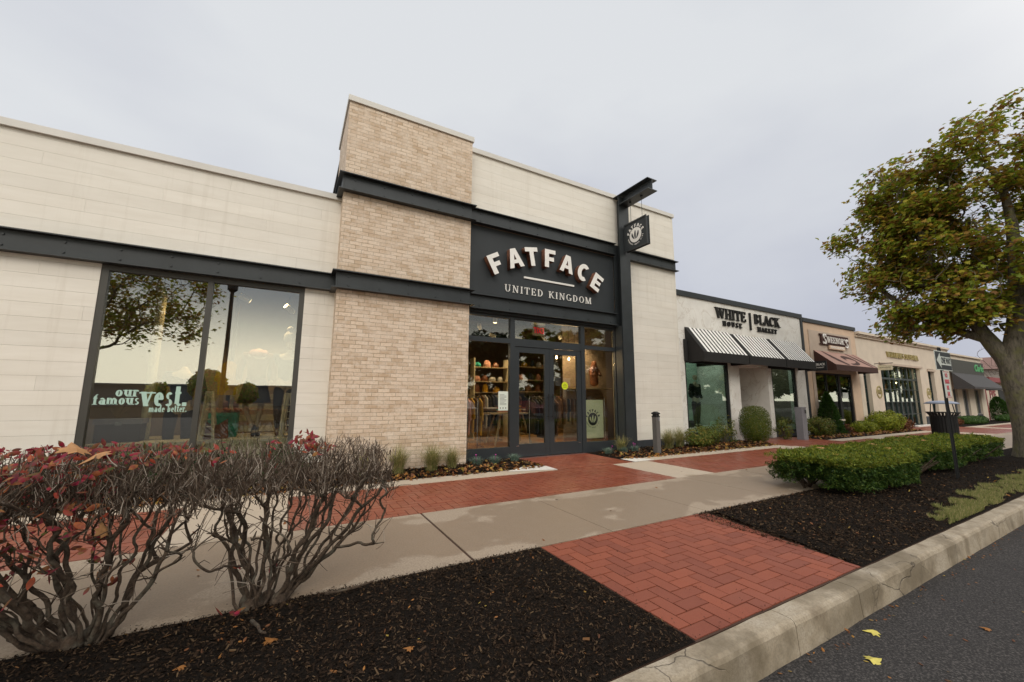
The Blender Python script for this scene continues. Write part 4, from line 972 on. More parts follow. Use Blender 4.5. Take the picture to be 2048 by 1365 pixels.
shelves(3.3, 4.6, 11.0, [1.55, 1.9, 2.2], 'shelf unit behind the left pane, crowded with yellow bags')
shelves(5.0, 6.2, 11.4, [1.5, 1.85, 2.3], 'pale shelf unit behind the left door, with stock')
shelves(6.5, 8.1, 11.6, [1.55, 1.95, 2.4], 'wall shelves behind the right door, with stock')
ws = thing('wooden_shelf', (7.6, 9.4, 1.6), 'wooden plank shelf in the right pane holding a brown hooded figure', 'shelf'); box('plank', MT['wood'], ws, 7.25, 9.2, 1.63, 8.65, 9.75, 1.67); box('side_board', MT['cream'], ws, 8.10, 8.5, .1, 8.22, 8.58, 3.6); box('back_board', MT['inwall'], ws, 7.2, 9.76, .1, 9.9, 9.80, 4.1)
hf = thing('display_figure', (8.15, 9.45, 1.68), 'brown hooded half figure standing on the wooden shelf', 'figure')
skin('torso', [(8.15, 9.45, 1.69), (8.15, 9.45, 1.95), (8.13, 9.44, 2.25), (8.13, 9.42, 2.38), (8.13, 9.40, 2.50), (8.02, 9.42, 2.22), (7.95, 9.34, 2.02), (8.08, 9.28, 2.10), (8.27, 9.42, 2.22), (8.33, 9.34, 2.02), (8.2, 9.28, 2.1)], [(0, 1), (1, 2), (2, 3), (3, 4), (2, 5), (5, 6), (6, 7), (2, 8), (8, 9), (9, 10)], [(.19, .14), (.15, .11), (.16, .10), (.07, .07), (.10, .11), .06, .05, .035, .06, .05, .035], MT['leather'], hf)
# ------------------------------------------------------------------ left window display
def mannequin(x, y, z, s, lb, head=True, hat=False, top='navy', legs='skin', shoes='black', skirt=None, pose=0., collar=None, kind='female'):
    o = thing('mannequin', (x, y, z), lb, 'mannequin')
    P = lambda a, b, c: (x+a*s, y+b*s, z+c*s)
    J = [P(0, 0, .98), P(0, 0, 1.15), P(0, 0, 1.36), P(0, 0, 1.50), P(0, -.01, 1.56),
         P(-.10, 0, .90), P(-.11-.02*pose, -.02, .50), P(-.08+.14*pose, .02, .10), P(-.08+.14*pose, -.10, .03),
         P(.10, 0, .90), P(.11, -.04*pose, .50), P(.11-.06*pose, .04, .10), P(.12, -.08, .03),
         P(-.20, 0, 1.42), P(-.26, .03, 1.14), P(-.24, -.07, .92), P(.20, 0, 1.42), P(.26, .03, 1.14), P(.24, -.07, .92)]
    E = [(0, 1), (1, 2), (2, 3), (3, 4), (0, 5), (5, 6), (6, 7), (7, 8), (0, 9), (9, 10), (10, 11), (11, 12), (2, 13), (13, 14), (14, 15), (2, 16), (16, 17), (17, 18)]
    rd = [(.14, .10), (.11, .08), (.15, .10), .055, .05, .085, .05, .032, .028, .085, .05, .032, .028, .055, .04, .025, .055, .04, .025]
    skin('body', J, E, [tuple(q*s for q in r_) if isinstance(r_, tuple) else r_*s for r_ in rd], MT['skin'], o)
    if head:
        skin('head', [P(0, -.01, 1.58), P(0, -.02, 1.64), P(0, -.015, 1.72), P(0, 0, 1.78)], [(0, 1), (1, 2), (2, 3)], [(.05*s, .06*s), (.065*s, .085*s), (.08*s, .10*s), (.06*s, .08*s)], MT['skin'], o)
    if hat:
        mb = MB(); mb.lathe(x, y, [(.098*s, 1.70*s), (.108*s, 1.74*s), (.10*s, 1.84*s), (.05*s, 1.90*s)], 14, z); h = mb.build('knit_hat', MT['greycloth'], o, True)
        MB().lathe(x, y, [(.01*s, 1.88*s), (.05*s, 1.91*s), (.06*s, 1.95*s), (.04*s, 1.99*s), (.01*s, 2.0*s)], 10, z).build('pompom', MT['greycloth'], h, True)
    # coat or jumper following the torso and arms
    Jt = [P(0, 0, .92), P(0, 0, 1.15), P(0, 0, 1.36), P(0, 0, 1.49), P(-.20, 0, 1.42), P(-.265, .03, 1.14), P(-.25, -.06, .96), P(.20, 0, 1.42), P(.265, .03, 1.14), P(.25, -.06, .96)]
    skin('top', Jt, [(0, 1), (1, 2), (2, 3), (2, 4), (4, 5), (5, 6), (2, 7), (7, 8), (8, 9)], [(.175*s, .13*s), (.145*s, .115*s), (.17*s, .125*s), (.085*s, .08*s), .075*s, .06*s, .05*s, .075*s, .06*s, .05*s], MT[top], o)
    if collar: MB().lathe(x, y, [(.13*s, 1.40*s), (.16*s, 1.45*s), (.12*s, 1.52*s), (.07*s, 1.50*s)], 12, z).build('collar', MT[collar], o, True)
    if skirt: MB().lathe(x, y, [(.26*s, .58*s), (.235*s, .68*s), (.19*s, .88*s), (.15*s, 1.02*s)], 16, z).build('skirt', MT[skirt], o, True)
    if legs != 'skin':
        for i in (5, 9): skin('trouser_leg', [J[i], J[i+1], J[i+2]], [(0, 1), (1, 2)], [.105*s, .075*s, .06*s if legs != 'black' else .045*s], MT[legs], o)
    for i in (7, 11):
        a = Vector(J[i]); b = Vector(J[i+1]); skin('boot', [tuple(a+Vector((0, 0, .10*s))), tuple(a), tuple(a+Vector((0, 0, -.055*s))), tuple(b+Vector((0, -.05*s, -.0)))], [(0, 1), (1, 2), (2, 3)], [.048*s, .046*s, .042*s, .034*s], MT[shoes], o)
    return o
mannequin(-.08, 8.62, .65, 1.02, 'mannequin in knitted bobble hat, dark jacket and black leggings at the right window edge', hat=True, top='navy', legs='black', shoes='leather')
mannequin(-.56, 8.60, .65, 1.02, 'headless mannequin in dark skirt with bare crossed legs and ankle boots', head=False, top='brown', skirt='black', pose=.8, shoes='navy', collar='salmon')
mannequin(-1.62, 8.72, .18, 1.08, 'mannequin in dark coat and trousers behind the vinyl wording', head=False, top='navy', legs='navy', shoes='black')
# slatted trestles / ladders
def ladder(x, y, h, lb):
    o = thing('step_ladder', (x, y, .64), lb, 'ladder'); 
    for s in (-1, 1):
        mb = MB(); mb.tube([(x+s*.02-.07, y, .64), (x+s*.02-.02, y, .64+h)], .024, 4); mb.tube([(x+.13, y+.2*s, .64), (x+.03, y, .64+h)], .022, 4); mb.build('rail', MT['cream'], o)
    mb = MB()
    for i in range(6): mb.box(x-.07+.008*i, y-.03, .72+i*h/6.5, x+.11-.012*i, y+.03, .735+i*h/6.5)
    mb.build('rungs', MT['cream'], o)
ladder(-.02, 8.30, .78, 'cream slatted trestle at the right edge of the window display')
ladder(-1.18, 8.36, .80, 'cream slatted trestle beside the window mullion')
pl = thing('slatted_fence', (-.5, 9.1, .64), 'cream slatted pallet standing behind the bare legs', 'pallet')
for i in range(4): MB().box(-1.0, 9.1, .70+i*.20, .35, 9.13, .81+i*.20).build('slat', MT['cream'], pl)
for x in (-.95, .28): MB().box(x, 9.131, .64, x+.07, 9.17, 1.5).build('upright', MT['cream'], pl)
tc_ = thing('wooden_crate', (-.98, 8.8, .64), 'worn teal wooden crate behind the brown bag', 'crate')
mb = MB(); mb.box(-1.22, 8.75, .64, -.80, 8.78, 1.06); mb.box(-1.22, 8.78, .64, -1.19, 9.05, 1.06); mb.box(-.83, 8.78, .64, -.80, 9.05, 1.06); mb.box(-1.19, 9.02, .64, -.83, 9.05, 1.06); mb.box(-1.19, 8.78, 1.03, -.83, 9.02, 1.06); mb.build('box', MT['teal'], tc_)
mb = MB(); mb.box(-1.225, 8.73, .64, -1.17, 8.749, 1.065); mb.box(-.85, 8.73, .64, -.795, 8.749, 1.065); mb.box(-1.17, 8.73, 1.0, -.85, 8.749, 1.065); mb.box(-1.17, 8.73, .64, -.85, 8.749, .70); mb.build('edging', MT['teal'], tc_)
bg = thing('leather_bag', (-1.08, 8.45, .64), 'brown slouchy leather bag on the window platform', 'bag')
mb = MB(); n = 12
for i in range(n+1):
    u = i/n; 
    for j in range(9):
        v_ = j/8; top = .30+.03*math.cos(u*2*math.pi)-.05*math.sin(math.pi*u); x = -1.08+(u-.5)*.40*(1-.12*v_); zz = .645+v_*top; th = .09*math.sin(math.pi*min(1, .15+u*.7))*(1-.75*v_)+.008
        mb.v.append((x, 8.45-th, zz)); mb.v.append((x, 8.45+th, zz))
for i in range(n):
    for j in range(8):
        for s in (0, 1): a = (i*9+j)*2+s; q = (a, a+18, a+20, a+2); mb.f.append(q if s == 0 else q[::-1]); mb.mi.append(0)
mb.build('bag_body', MT['leather'], bg, True)
for k in (0, 1):
    bt_ = thing('ankle_boot', (-1.02+k*.16, 8.9, 1.07), 'brown ankle boot standing on the teal crate', 'boot', 'pair of boots on the teal crate')
    skin('upper', [(-1.02+k*.16, 8.95, 1.28), (-1.02+k*.16, 8.95, 1.14), (-1.0+k*.16, 8.93, 1.11), (-.93+k*.16, 8.86, 1.10)], [(0, 1), (1, 2), (2, 3)], [.05, .045, .045, .035], MT['leather'], bt_)
    MB().box(-1.06+k*.16, 8.84, 1.066, -.91+k*.16, 8.99, 1.078).build('sole', MT['black'], bt_)
ym = MB(); garment(ym, -1.02, 8.95, 2.0, .62, .34, 'x'); tag(ym.build('yellow_jumper', MT['mustard']), 'mustard yellow jumper hanging above the brown boots', 'jumper')
co = thing('display_column', (-2.05, 8.75, .11), 'pale round column standing behind the left window pane', 'column'); MB().lathe(-2.05, 8.75, [(.075, 0), (.07, .1), (.065, 2.9), (.08, 3.0)], 16, .11).build('shaft', MT['cream'], co, True); MB().lathe(-2.05, 8.75, [(.13, 0), (.13, .04)], 16, .11).build('foot', MT['cream'], co)
tk = thing('storage_trunk', (-2.35, 8.6, .64), 'dark worn metal trunk at the lower left of the window', 'trunk'); box('chest', MT['canmetal'], tk, -2.55, 8.4, .645, -2.02, 8.85, .92); box('lid', MT['galv'], tk, -2.57, 8.38, .921, -2.0, 8.87, 1.0); box('latch', MT['chrome'], tk, -2.32, 8.372, .90, -2.24, 8.379, .95)
wf = thing('wicker_fan', (-2.35, 8.75, 1.0), 'bundle of dried stalks standing on the dark trunk', 'stalks'); mb = MB()
for i in range(16): mb.tube([(-2.4, 8.7, 1.0), (-2.55+.03*i, 8.68, 1.32+random.uniform(-.05, .08))], .006, 4)
mb.build('stalks', MT['wood'], wf)
dk_ = thing('iron_pipe', (-.98, 9.05, .64), 'tall black pipe with flange inside the right window pane', 'pipe'); MB().tube([(-1.0, 9.0, .64), (-1.0, 9.0, 3.9)], .032, 10).build('pipe', MT['black'], dk_); MB().tube([(-1.0, 9.0, 3.3), (-1.0, 9.0, 3.36)], .075, 10).build('flange', MT['black'], dk_)
# ================================================================== NEIGHBOURING SHOPS
def wallrects(name, mat, parent, rects, y0, y1):
    mb = MB()
    for x0, x1, z0, z1 in rects: mb.box(x0, y0, z0, x1, y1, z1)
    return mb.build(name, mat, parent)
def shell(parent, x0, x1, h, y0=8.35, y1=16, inner=MT['inwall']):
    mb = MB(); mb.box(x0+.02, y0, h-.25, x1-.02, y1, h-.1); mb.build('roof', MT['roof'], parent)
    mb = MB(); mb.box(x0+.02, y1-.2, 0, x1-.02, y1-.01, h-.26); mb.box(x0+.02, y0, -.04, x0+.1, y1-.21, h-.26); mb.box(x1-.1, y0, -.04, x1-.02, y1-.21, h-.26); mb.build('side_wall', inner, parent)
    box('floor', MT['inwall'], parent, x0+.11, y0, -.05, x1-.11, y1-.21, .08)
wh = thing('boutique_store', (14, 8.1, 0), 'white marble boutique with three black and white striped awnings and a recessed doorway', 'shop')
wallrects('marble_wall', MT['marble'], wh, [(10.262, 17.82, 2.56, 4.60)], 8.10, 8.35)
for a, b in ((10.262, 10.62), (12.83, 13.42), (15.15, 15.40), (17.12, 17.82)): box('pilaster', MT['marble'], wh, a, 8.085, -.02, b, 8.36 if a != 15.15 else 9.7, 2.555)


box('roof_cap', MT['panel'], wh, 10.23, 8.05, 4.602, 17.83, 8.36, 4.77); box('corner_strip', MT['panel'], wh, 17.825, 8.06, -.02, 17.965, 8.36, 4.78)
box('base_wall', MT['darkplinth'], wh, 10.62, 8.11, -.02, 12.83, 8.32, .24); box('base_wall', MT['darkplinth'], wh, 15.40, 8.11, -.02, 17.12, 8.32, .16)
window(10.62, 12.83, .24, 2.555, 8.16, [], fw=.08, glass='glass_far', mat='canmetal', parent=wh); window(15.40, 17.12, .16, 2.555, 8.16, [], fw=.08, glass='glass_far', mat='canmetal', parent=wh)
wd = window(13.50, 15.149, 0, 2.5, 9.75, [(14.32, .12)], (), .09, 'glass_far', 'canmetal', wh, 'door_frame'); box('soffit', MT['marble'], wh, 13.42, 8.36, 2.50, 15.149, 9.9, 2.56); box('recess_side', MT['marble'], wh, 13.38, 8.362, -.02, 13.419, 9.8, 2.49)
shell(wh, 10.26, 17.82, 4.6)
for x0, x1 in ((10.65, 13.3), (15.42, 17.6)): box('display_platform', MT['white'], wh, x0, 8.37, .081, x1, 9.6, .42); box('backdrop', MT['curtain'], wh, x0, 9.62, .081, x1, 9.68, 3.4)
for x in (11.0, 12.4, 16.2): 
    ld = bpy.data.lights.new('shop_light', 'POINT'); ld.energy = 16; ld.color = (.95, 1, .92); ld.shadow_soft_size = .2; lo = bpy.data.objects.new('shop_light', ld); COL.objects.link(lo); lo.location = (x, 8.75, 3.1)
mannequin(11.95, 8.75, .42, .98, 'mannequin with pale face, black jacket and trousers in the boutique left window', top='black', legs='black')
mannequin(11.0, 8.95, .18, .98, 'pale dressed mannequin at the left edge of the boutique window', head=True, top='greycloth', legs='greycloth', shoes='black')
mannequin(16.15, 8.75, .42, .95, 'mannequin in pale blouse and dark trousers in the boutique right window', top='greycloth', legs='brown')
pc = thing('price_card', (12.35, 8.45, .43), 'small pale card on the boutique window platform', 'card'); box('card', MT['paper'], pc, 12.15, 8.42, .43, 12.65, 8.43, .62)
hb = tag(box('handbag', MT['black'], None, 11.35, 8.6, .43, 11.6, 8.7, .65), 'small black handbag at the foot of the boutique window display', 'bag')
def awning(x0, x1, yw, yf, zt, zf, zb, base, parent, stripes=None, smat=None, n=0):
    a = MB(); t = .012
    a.quad((x0, yw, zt), (x0, yf, zf), (x1, yf, zf), (x1, yw, zt)); a.quad((x0, yw, zt-t*2), (x1, yw, zt-t*2), (x1, yf+t, zf-t), (x0, yf+t, zf-t))
    a.box(x0, yf-t, zb, x1, yf, zf)
    for x in (x0, x1-t):
        a.prism([(yw, zt-.001), (yf, zf-.001), (yf, zb), (yw, zb)], 0, t, lambda u, v, d, x=x: (x+d, u, v))
    o = a.build('awning', base, parent)
    if n:
        s = MB(); w_ = (x1-x0-.16)/(2*n); dy, dz = yf-yw, zf-zt; L = math.hypot(dy, dz); ny, nz_ = dz/L*.004, -dy/L*.004
        if ny > 0: ny, nz_ = -ny, -nz_
        for i in range(n):
            xa = x0+.15+i*2*w_+w_*.4; xb = xa+w_*1.2
            s.quad((xa, yw+ny, zt+nz_), (xa, yf+ny, zf+nz_), (xb, yf+ny, zf+nz_), (xb, yw+ny, zt+nz_))
        s.build('white_stripes', smat, o)
    return o
for x0, x1, n in ((10.70, 12.98, 11), (13.02, 15.22, 11), (15.26, 17.30, 11)):
    awning(x0, x1, 8.08, 7.47, 3.60 if x0 < 12 else 3.57, 2.76, 2.47, MT['canvas_black'], wh, smat=MT['canvas_white'], n=n)
box('awning_bracket', MT['canmetal'], wh, 10.60, 7.98, 2.50, 10.66, 8.08, 3.20)
serif_text('sign_wording', 'WHITE', 12.34, 8.10, 4.07, .36, .05, MT['canvas_black'], wh, .95, .04, width=1.72); serif_text('sign_wording', 'HOUSE', 12.68, 8.10, 3.82, .17, .05, MT['canvas_black'], wh, .95, .3, width=1.15)
serif_text('sign_wording', 'BLACK', 14.56, 8.10, 4.07, .36, .05, MT['canvas_black'], wh, .95, .04, width=1.70); serif_text('sign_wording', 'MARKET', 14.74, 8.10, 3.80, .17, .05, MT['canvas_black'], wh, .95, .3, width=1.32)
box('sign_divider', MT['canvas_black'], wh, 14.27, 8.04, 3.80, 14.33, 8.099, 4.43)
bs = thing('blade_sign', (17.9, 7.7, 2.4), 'small black blade sign with white lettering beside the last striped awning', 'sign'); box('board', MT['canmetal'], bs, 17.88, 7.36, 2.46, 17.93, 8.04, 2.84)
plain_text('lettering', 'WHITE|BLACK', .12, MT['white'], bs, on_side(17.878, 7.70, 2.70), .002, .003, .60); plain_text('lettering', 'HOUSE  MARKET', .06, MT['white'], bs, on_side(17.878, 7.70, 2.58), .002, .001, .52)
# chocolate shop
sw = thing('chocolate_shop', (20, 8.1, 0), 'peach and tan chocolate shop with brown swirl awning', 'shop')
wallrects('outer_wall', MT['peach'], sw, [(17.97, 22.62, 2.46, 4.50), (17.97, 18.56, -.02, 2.455), (21.86, 22.62, -.02, 2.455)], 8.10, 8.35)
wallrects('inset_panel', MT['tan'], sw, [(18.38, 22.10, 2.47, 4.20), (18.38, 18.60, .3, 2.465)], 8.07, 8.099)
wallrects('base_wall', MT['darkplinth'], sw, [(18.56, 20.70, -.02, .46)], 8.12, 8.33); box('window_sill', MT['ivory'], sw, 18.57, 8.06, .462, 20.72, 8.12, .53); box('pilaster_base', MT['darkplinth'], sw, 21.9, 8.06, -.02, 22.6, 8.098, .42)
window(18.56, 20.70, .53, 2.455, 8.18, [(19.62, .06)], fw=.06, glass='glass_far', mat='canmetal', parent=sw); dr = window(20.702, 21.858, .02, 2.455, 8.18, [], fw=.10, glass='glass_far', mat='canmetal', parent=sw, name='door')
sg_ = box('door_card', MT['signwhite'], dr, 21.0, 8.16, 1.42, 21.5, 8.168, 1.66); 
box('roof_cap', MT['panel'], sw, 17.97, 8.05, 4.502, 22.66, 8.36, 4.66); shell(sw, 17.97, 22.62, 4.5)
ao_ = awning(18.62, 22.42, 8.065, 7.35, 3.36, 2.72, 2.50, MT['canvas_brown'], sw)
aw = MB(); dy, dz = 7.35-8.065, 2.72-3.36; L = math.hypot(dy, dz)
def slope(u, v, d=.004): # u along X, v down the slope 0..L
    k = v/L; return (u, 8.065+dy*k-d*.67, 3.36+dz*k+d*.74)
aw.quad(slope(18.62, .0), slope(18.62, L-.01), slope(22.42, L-.01), slope(22.42, 0.0)); aw.build('pink_top', MT['canvas_pink'], ao_)
def ribbon(pts, wd, d=.009):
    sp = MB()
    for i in range(len(pts)-1):
        (x0, y0), (x1, y1) = pts[i], pts[i+1]; dx, dy_ = x1-x0, y1-y0; q = math.hypot(dx, dy_) or 1; nx, ny = -dy_/q*wd(i/len(pts)), dx/q*wd(i/len(pts)); n2, m2 = -dy_/q*wd((i+1)/len(pts)), dx/q*wd((i+1)/len(pts))
        cl = lambda y: min(max(y, .01), L-.02)
        sp.quad(slope(x0+nx, cl(y0+ny), d), slope(x0-nx, cl(y0-ny), d), slope(x1-n2, cl(y1-m2), d), slope(x1+n2, cl(y1+m2), d))
    sp.build('swirl_stripe', MT['canvas_brown'], ao_)
ribbon([(19.25+.55*(1-math.cos(t/14*math.pi*.55)), L*t/14) for t in range(15)], lambda t: .05+.12*math.sin(math.pi*t))
ribbon([(20.55+(.15+.75*t/26)*math.cos(t/26*5.6+2.6), .50+(.05+.30*t/26)*math.sin(t/26*5.6+2.6)) for t in range(27)], lambda t: .04+.07*math.sin(math.pi*t))
ribbon([(21.3+.75*t/14, L*t/14) for t in range(15)], lambda t: .05+.07*math.sin(math.pi*t))
ribbon([(22.0-.5*math.cos(t/14*1.5)+.5, L*t/14) for t in range(15)], lambda t: .03+.05*math.sin(math.pi*t))

ss = MB(); ss.box(19.25, 8.0, 3.70, 21.70, 8.05, 4.03); ss.box(19.15, 8.01, 4.04, 21.72, 8.045, 4.10); ss.box(19.15, 8.01, 3.64, 21.72, 8.045, 3.69); so_ = ss.build('sign_board', MT['canvas_brown'], sw)
serif_text('sign_wording', 'S', 19.32, 7.998, 3.66, .44, .03, MT['white'], so_, .9, width=.34); serif_text('sign_wording', "WEENOR'", 19.68, 7.998, 3.74, .26, .02, MT['white'], so_, .65, .06, width=1.62); serif_text('sign_wording', 'S', 21.32, 7.998, 3.60, .40, .03, MT['white'], so_, .9, width=.30)
plq = box('sign_plaque', MT['peach'], sw, 19.85, 7.98, 3.48, 21.25, 8.03, 3.635); plain_text('lettering', 'CHOCOLATES', .13, MT['white'], plq, on_wall(20.55, 7.978, 3.56), .003, .003, 1.2)
# kitchenware shop
ws_ = thing('kitchenware_shop', (28, 8.1, 0), 'ivory stone shop with dentil cornice, gold lettering and large gridded dark green doors', 'shop')
wallrects('stone_wall', MT['ivory'], ws_, [(22.64, 34.8, 3.10, 4.24), (22.64, 23.06, -.02, 3.098), (23.76, 25.04, -.02, 3.098), (30.12, 31.30, -.02, 3.098), (32.25, 34.8, -.02, 3.098)], 8.10, 8.40)
mb = MB(); mb.box(22.64, 8.02, 4.242, 34.8, 8.40, 4.30); mb.box(22.62, 7.93, 4.37, 34.82, 8.40, 4.48); mb.box(22.64, 8.06, 4.302, 34.8, 8.40, 4.368)
co_ = mb.build('cornice', MT['ivory'], ws_); mb = MB(); mb.box(22.70, 8.0, 4.30, 34.7, 8.059, 4.312)
for i in range(80): mb.box(22.70+i*.151, 7.97, 4.306, 22.78+i*.151, 8.059, 4.364)
mb.build('dentils', MT['tan'], co_)
for a, b, z in ((23.0, 23.84, 2.78), (24.9, 30.4, 3.02), (31.2, 32.4, 2.92)):
    box('lintel_moulding', MT['tan'], ws_, a, 8.045, z+.04, b, 8.098, z+.15)
mb = MB(); 
for a, b in ((22.64, 23.06), (23.76, 25.04), (30.12, 31.30), (32.25, 34.8)): mb.box(a+.01, 8.07, -.02, b-.01, 8.098, .48)
mb.build('plinth', MT['darkplinth'], ws_)
window(23.06, 23.76, 0, 3.09, 8.30, [(23.41, .03)], [(.62, .03), (1.25, .03), (1.88, .03), (2.5, .03)], .05, 'glass_far', 'greenframe', ws_)
gd = window(25.04, 30.12, .02, 3.09, 8.30, [(25.75, .03), (26.45, .12), (27.05, .03), (27.62, .10), (28.2, .03), (28.8, .12), (29.45, .03)], [(.62, .03), (1.25, .03), (1.88, .03), (2.42, .09)], .06, 'glass_far', 'greenframe', ws_, 'grid_doors')
window(31.30, 32.25, 0, 3.09, 8.30, [(31.78, .03)], [(.62, .03), (1.25, .03), (1.88, .03), (2.5, .03)], .05, 'glass_far', 'greenframe', ws_)
shell(ws_, 22.64, 34.8, 4.4, 8.42); box('step', MT['white_slab'], ws_, 27.8, 7.8, -.02, 31.3, 8.09, .06)
for i in range(26):
    x = 25.2+i*.19; h = random.uniform(.25, .8); z = random.choice([.1, .7, 1.3, 1.9]); b_ = box('goods_on_display', MT[random.choice(['greycloth', 'mustard', 'brown', 'white', 'salmon', 'leather', 'cream'])], None, x, 8.9+random.random(), z, x+random.uniform(.08, .17), 9.95+random.random()*.05, z+h*.5)
    tag(b_, 'kitchen goods stacked behind the gridded glass doors', 'goods', 'kitchen goods behind the gridded doors')
ks = thing('kitchen_shelves', (27, 9.6, .1), 'open wooden shelves behind the gridded glass doors', 'shelves')
for z in (.08, .68, 1.28, 1.88): box('shelf', MT['wood'], ks, 25.1, 8.85, z-.03, 30.1, 10.1, z)
for i in range(5):
    x = 25.6+i*.95; b_ = thing('pendant_bulb', (x, 8.9, 2.3), 'tiny glowing pendant behind the gridded glass doors', 'lamp', 'pendants behind the gridded doors'); MB().lathe(x, 8.9, [(.02, 0), (.05, .03), (.03, .08)], 8, 2.25).build('bulb', MT['bulb'], b_); MB().tube([(x, 8.9, 2.33), (x, 8.9, 4.1)], .006, 4).build('cord', MT['black'], b_)
for x in (26.3, 28.8):
    ld = bpy.data.lights.new('shop_light', 'POINT'); ld.energy = 14; ld.color = (1, .8, .55); ld.shadow_soft_size = .2; lo = bpy.data.objects.new('shop_light', ld); COL.objects.link(lo); lo.location = (x, 8.7, 2.7)
serif_text('sign_wording', 'WILLIAMS-SONOMA', 25.9, 8.098, 3.48, .27, .06, MT['gold'], ws_, .65, .12, width=4.1)
for x in (24.55, 31.0):
    Mm = on_wall(x, 8.098, 1.72); e = disc('medallion', .30, MT['gold'], ws_, Mm, .02, .23); plain_text('monogram', 'WS', .3, MT['gold'], e, Mm @ Matrix.Translation((0, 0, .01)), .008, .01, .36)
b2 = thing('blade_sign', (24.4, 7.7, 2.7), 'small cream blade sign on an iron rod in front of the gridded doors', 'sign'); MB().tube([(24.4, 8.1, 3.06), (24.4, 7.42, 3.06)], .018, 6).build('rod', MT['canmetal'], b2); box('board', MT['cream'], b2, 24.38, 7.46, 2.74, 24.42, 7.98, 2.98); plain_text('lettering', 'WILLIAMS-SONOMA', .06, MT['ink'], b2, on_side(24.378, 7.72, 2.86), .002, 0, .42)
# shoe shop
cl = thing('shoe_shop', (38, 8.1, 0), 'ivory shoe shop with grey fascia, green script lettering and plain grey awning', 'shop')
wallrects('stone_wall', MT['ivory'], cl, [(34.82, 41.6, 2.05, 4.12), (34.82, 35.0, -.02, 2.048), (35.9, 36.8, -.02, 2.048), (38.0, 39.2, -.02, 2.048), (40.5, 41.6, -.02, 2.048)], 8.10, 8.40)
box('fascia', MT['sign_grey'], cl, 34.9, 8.0, 3.02, 41.55, 8.098, 3.86); box('coping', MT['ivory'], cl, 34.82, 7.98, 4.122, 41.65, 8.42, 4.22)
awning(34.86, 41.3, 8.0, 7.15, 3.02, 2.14, 2.02, MT['canvas_grey'], cl)
for a, b in ((35.0, 35.9), (39.2, 40.5)): window(a, b, .45, 2.04, 8.25, [], fw=.05, glass='glass_far', mat='galv', parent=cl); box('sill_wall', MT['darkplinth'], cl, a, 8.13, -.02, b, 8.38, .44)
window(36.8, 38.0, .02, 2.04, 8.25, [(37.4, .06)], fw=.07, glass='glass_far', mat='galv', parent=cl, name='door'); shell(cl, 34.82, 41.6, 4.2, 8.42)
plain_text('sign_wording', 'Clarks', .62, MT['green_light'], cl, on_wall(40.4, 7.995, 3.45), .02, .02, 1.9, shear=.3)
# far red-trimmed shop and farther building
fy = thing('music_shop', (46, 8.3, 0), 'pale shop with red trim and red lettering, last in the row beyond the grey awning', 'shop')
box('facade', MT['ivory'], fy, 42.2, 8.3, -.02, 52, 16, 2.9); box('red_band', MT['redpaint'], fy, 42.1, 7.9, 2.62, 52, 8.298, 2.95); box('red_post', MT['redpaint'], fy, 42.3, 8.22, 0, 42.5, 8.298, 2.6); plain_text('sign_wording', 'FYE', .75, MT['redpaint'], fy, on_wall(44.3, 8.296, 1.75), .02, .03, 1.5)
box('window_band', MT['canmetal'], fy, 45.8, 8.27, .5, 50.5, 8.298, 2.1)
fb = thing('far_building', (85, 14, 0), 'distant pale building with red roof glimpsed right of the maple trunk', 'building')
box('wall', MT['far'], fb, 76, 8, -.1, 96, 26, 5.2); mb = MB(); mb.prism([(75.4, 5.2), (96.6, 5.2), (93, 6.9), (79, 6.9)], 0, 19, lambda u, v, d: (u, 7.5+d, v)); mb.build('roof', MT['farroof'], fb)
for i in range(4): box('window', MT['canmetal'], fb, 75.93, 9.5+i*4, 1.2, 75.998, 11.5+i*4, 2.8)
box('canopy', MT['redpaint'], fb, 74.5, 8, 3.2, 75.998, 26, 3.6)

# ------------------------------------------------------------------ street furniture
b1 = thing('lamp_bollard', (8.0, 7.01, 0), 'short bronze lamp bollard with domed cap in front of the cream wall', 'bollard')
mb = MB(); mb.box(7.935, 6.945, -.02, 8.065, 7.075, .90); mb.build('post', MT['bollard'], b1); mb = MB(); mb.box(7.93, 6.94, .90, 8.07, 7.08, .93); mb.box(7.945, 6.955, .93, 8.055, 7.065, .97); mb.box(7.925, 6.935, .971, 8.075, 7.085, 1.0); mb.quad((7.93, 6.94, 1.0), (8.07, 6.94, 1.0), (8.03, 6.98, 1.035), (7.97, 6.98, 1.035)); mb.quad((8.07, 6.94, 1.0), (8.07, 7.08, 1.0), (8.03, 7.04, 1.035), (8.03, 6.98, 1.035)); mb.quad((8.07, 7.08, 1.0), (7.93, 7.08, 1.0), (7.97, 7.04, 1.035), (8.03, 7.04, 1.035)); mb.quad((7.93, 7.08, 1.0), (7.93, 6.94, 1.0), (7.97, 6.98, 1.035), (7.97, 7.04, 1.035)); mb.quad((7.97, 6.98, 1.035), (8.03, 6.98, 1.035), (8.03, 7.04, 1.035), (7.97, 7.04, 1.035)); mb.build('cap', MT['canmetal'], b1)
box('access_plate', MT['galv'], b1, 8.01, 6.938, .80, 8.055, 6.944, .89)
b2_ = thing('utility_pedestal', (15.35, 7.2, 0), 'tall square grey metal pedestal standing in the mulch before the boutique', 'pedestal')
mb = MB(); mb.box(15.22, 7.12, -.02, 15.50, 7.34, 1.06); mb.build('cabinet', MT['galv'], b2_); box('lid', MT['galv'], b2_, 15.21, 7.11, 1.061, 15.51, 7.35, 1.09); box('outlet', MT['canmetal'], b2_, 15.40, 7.108, .88, 15.48, 7.119, 1.0)
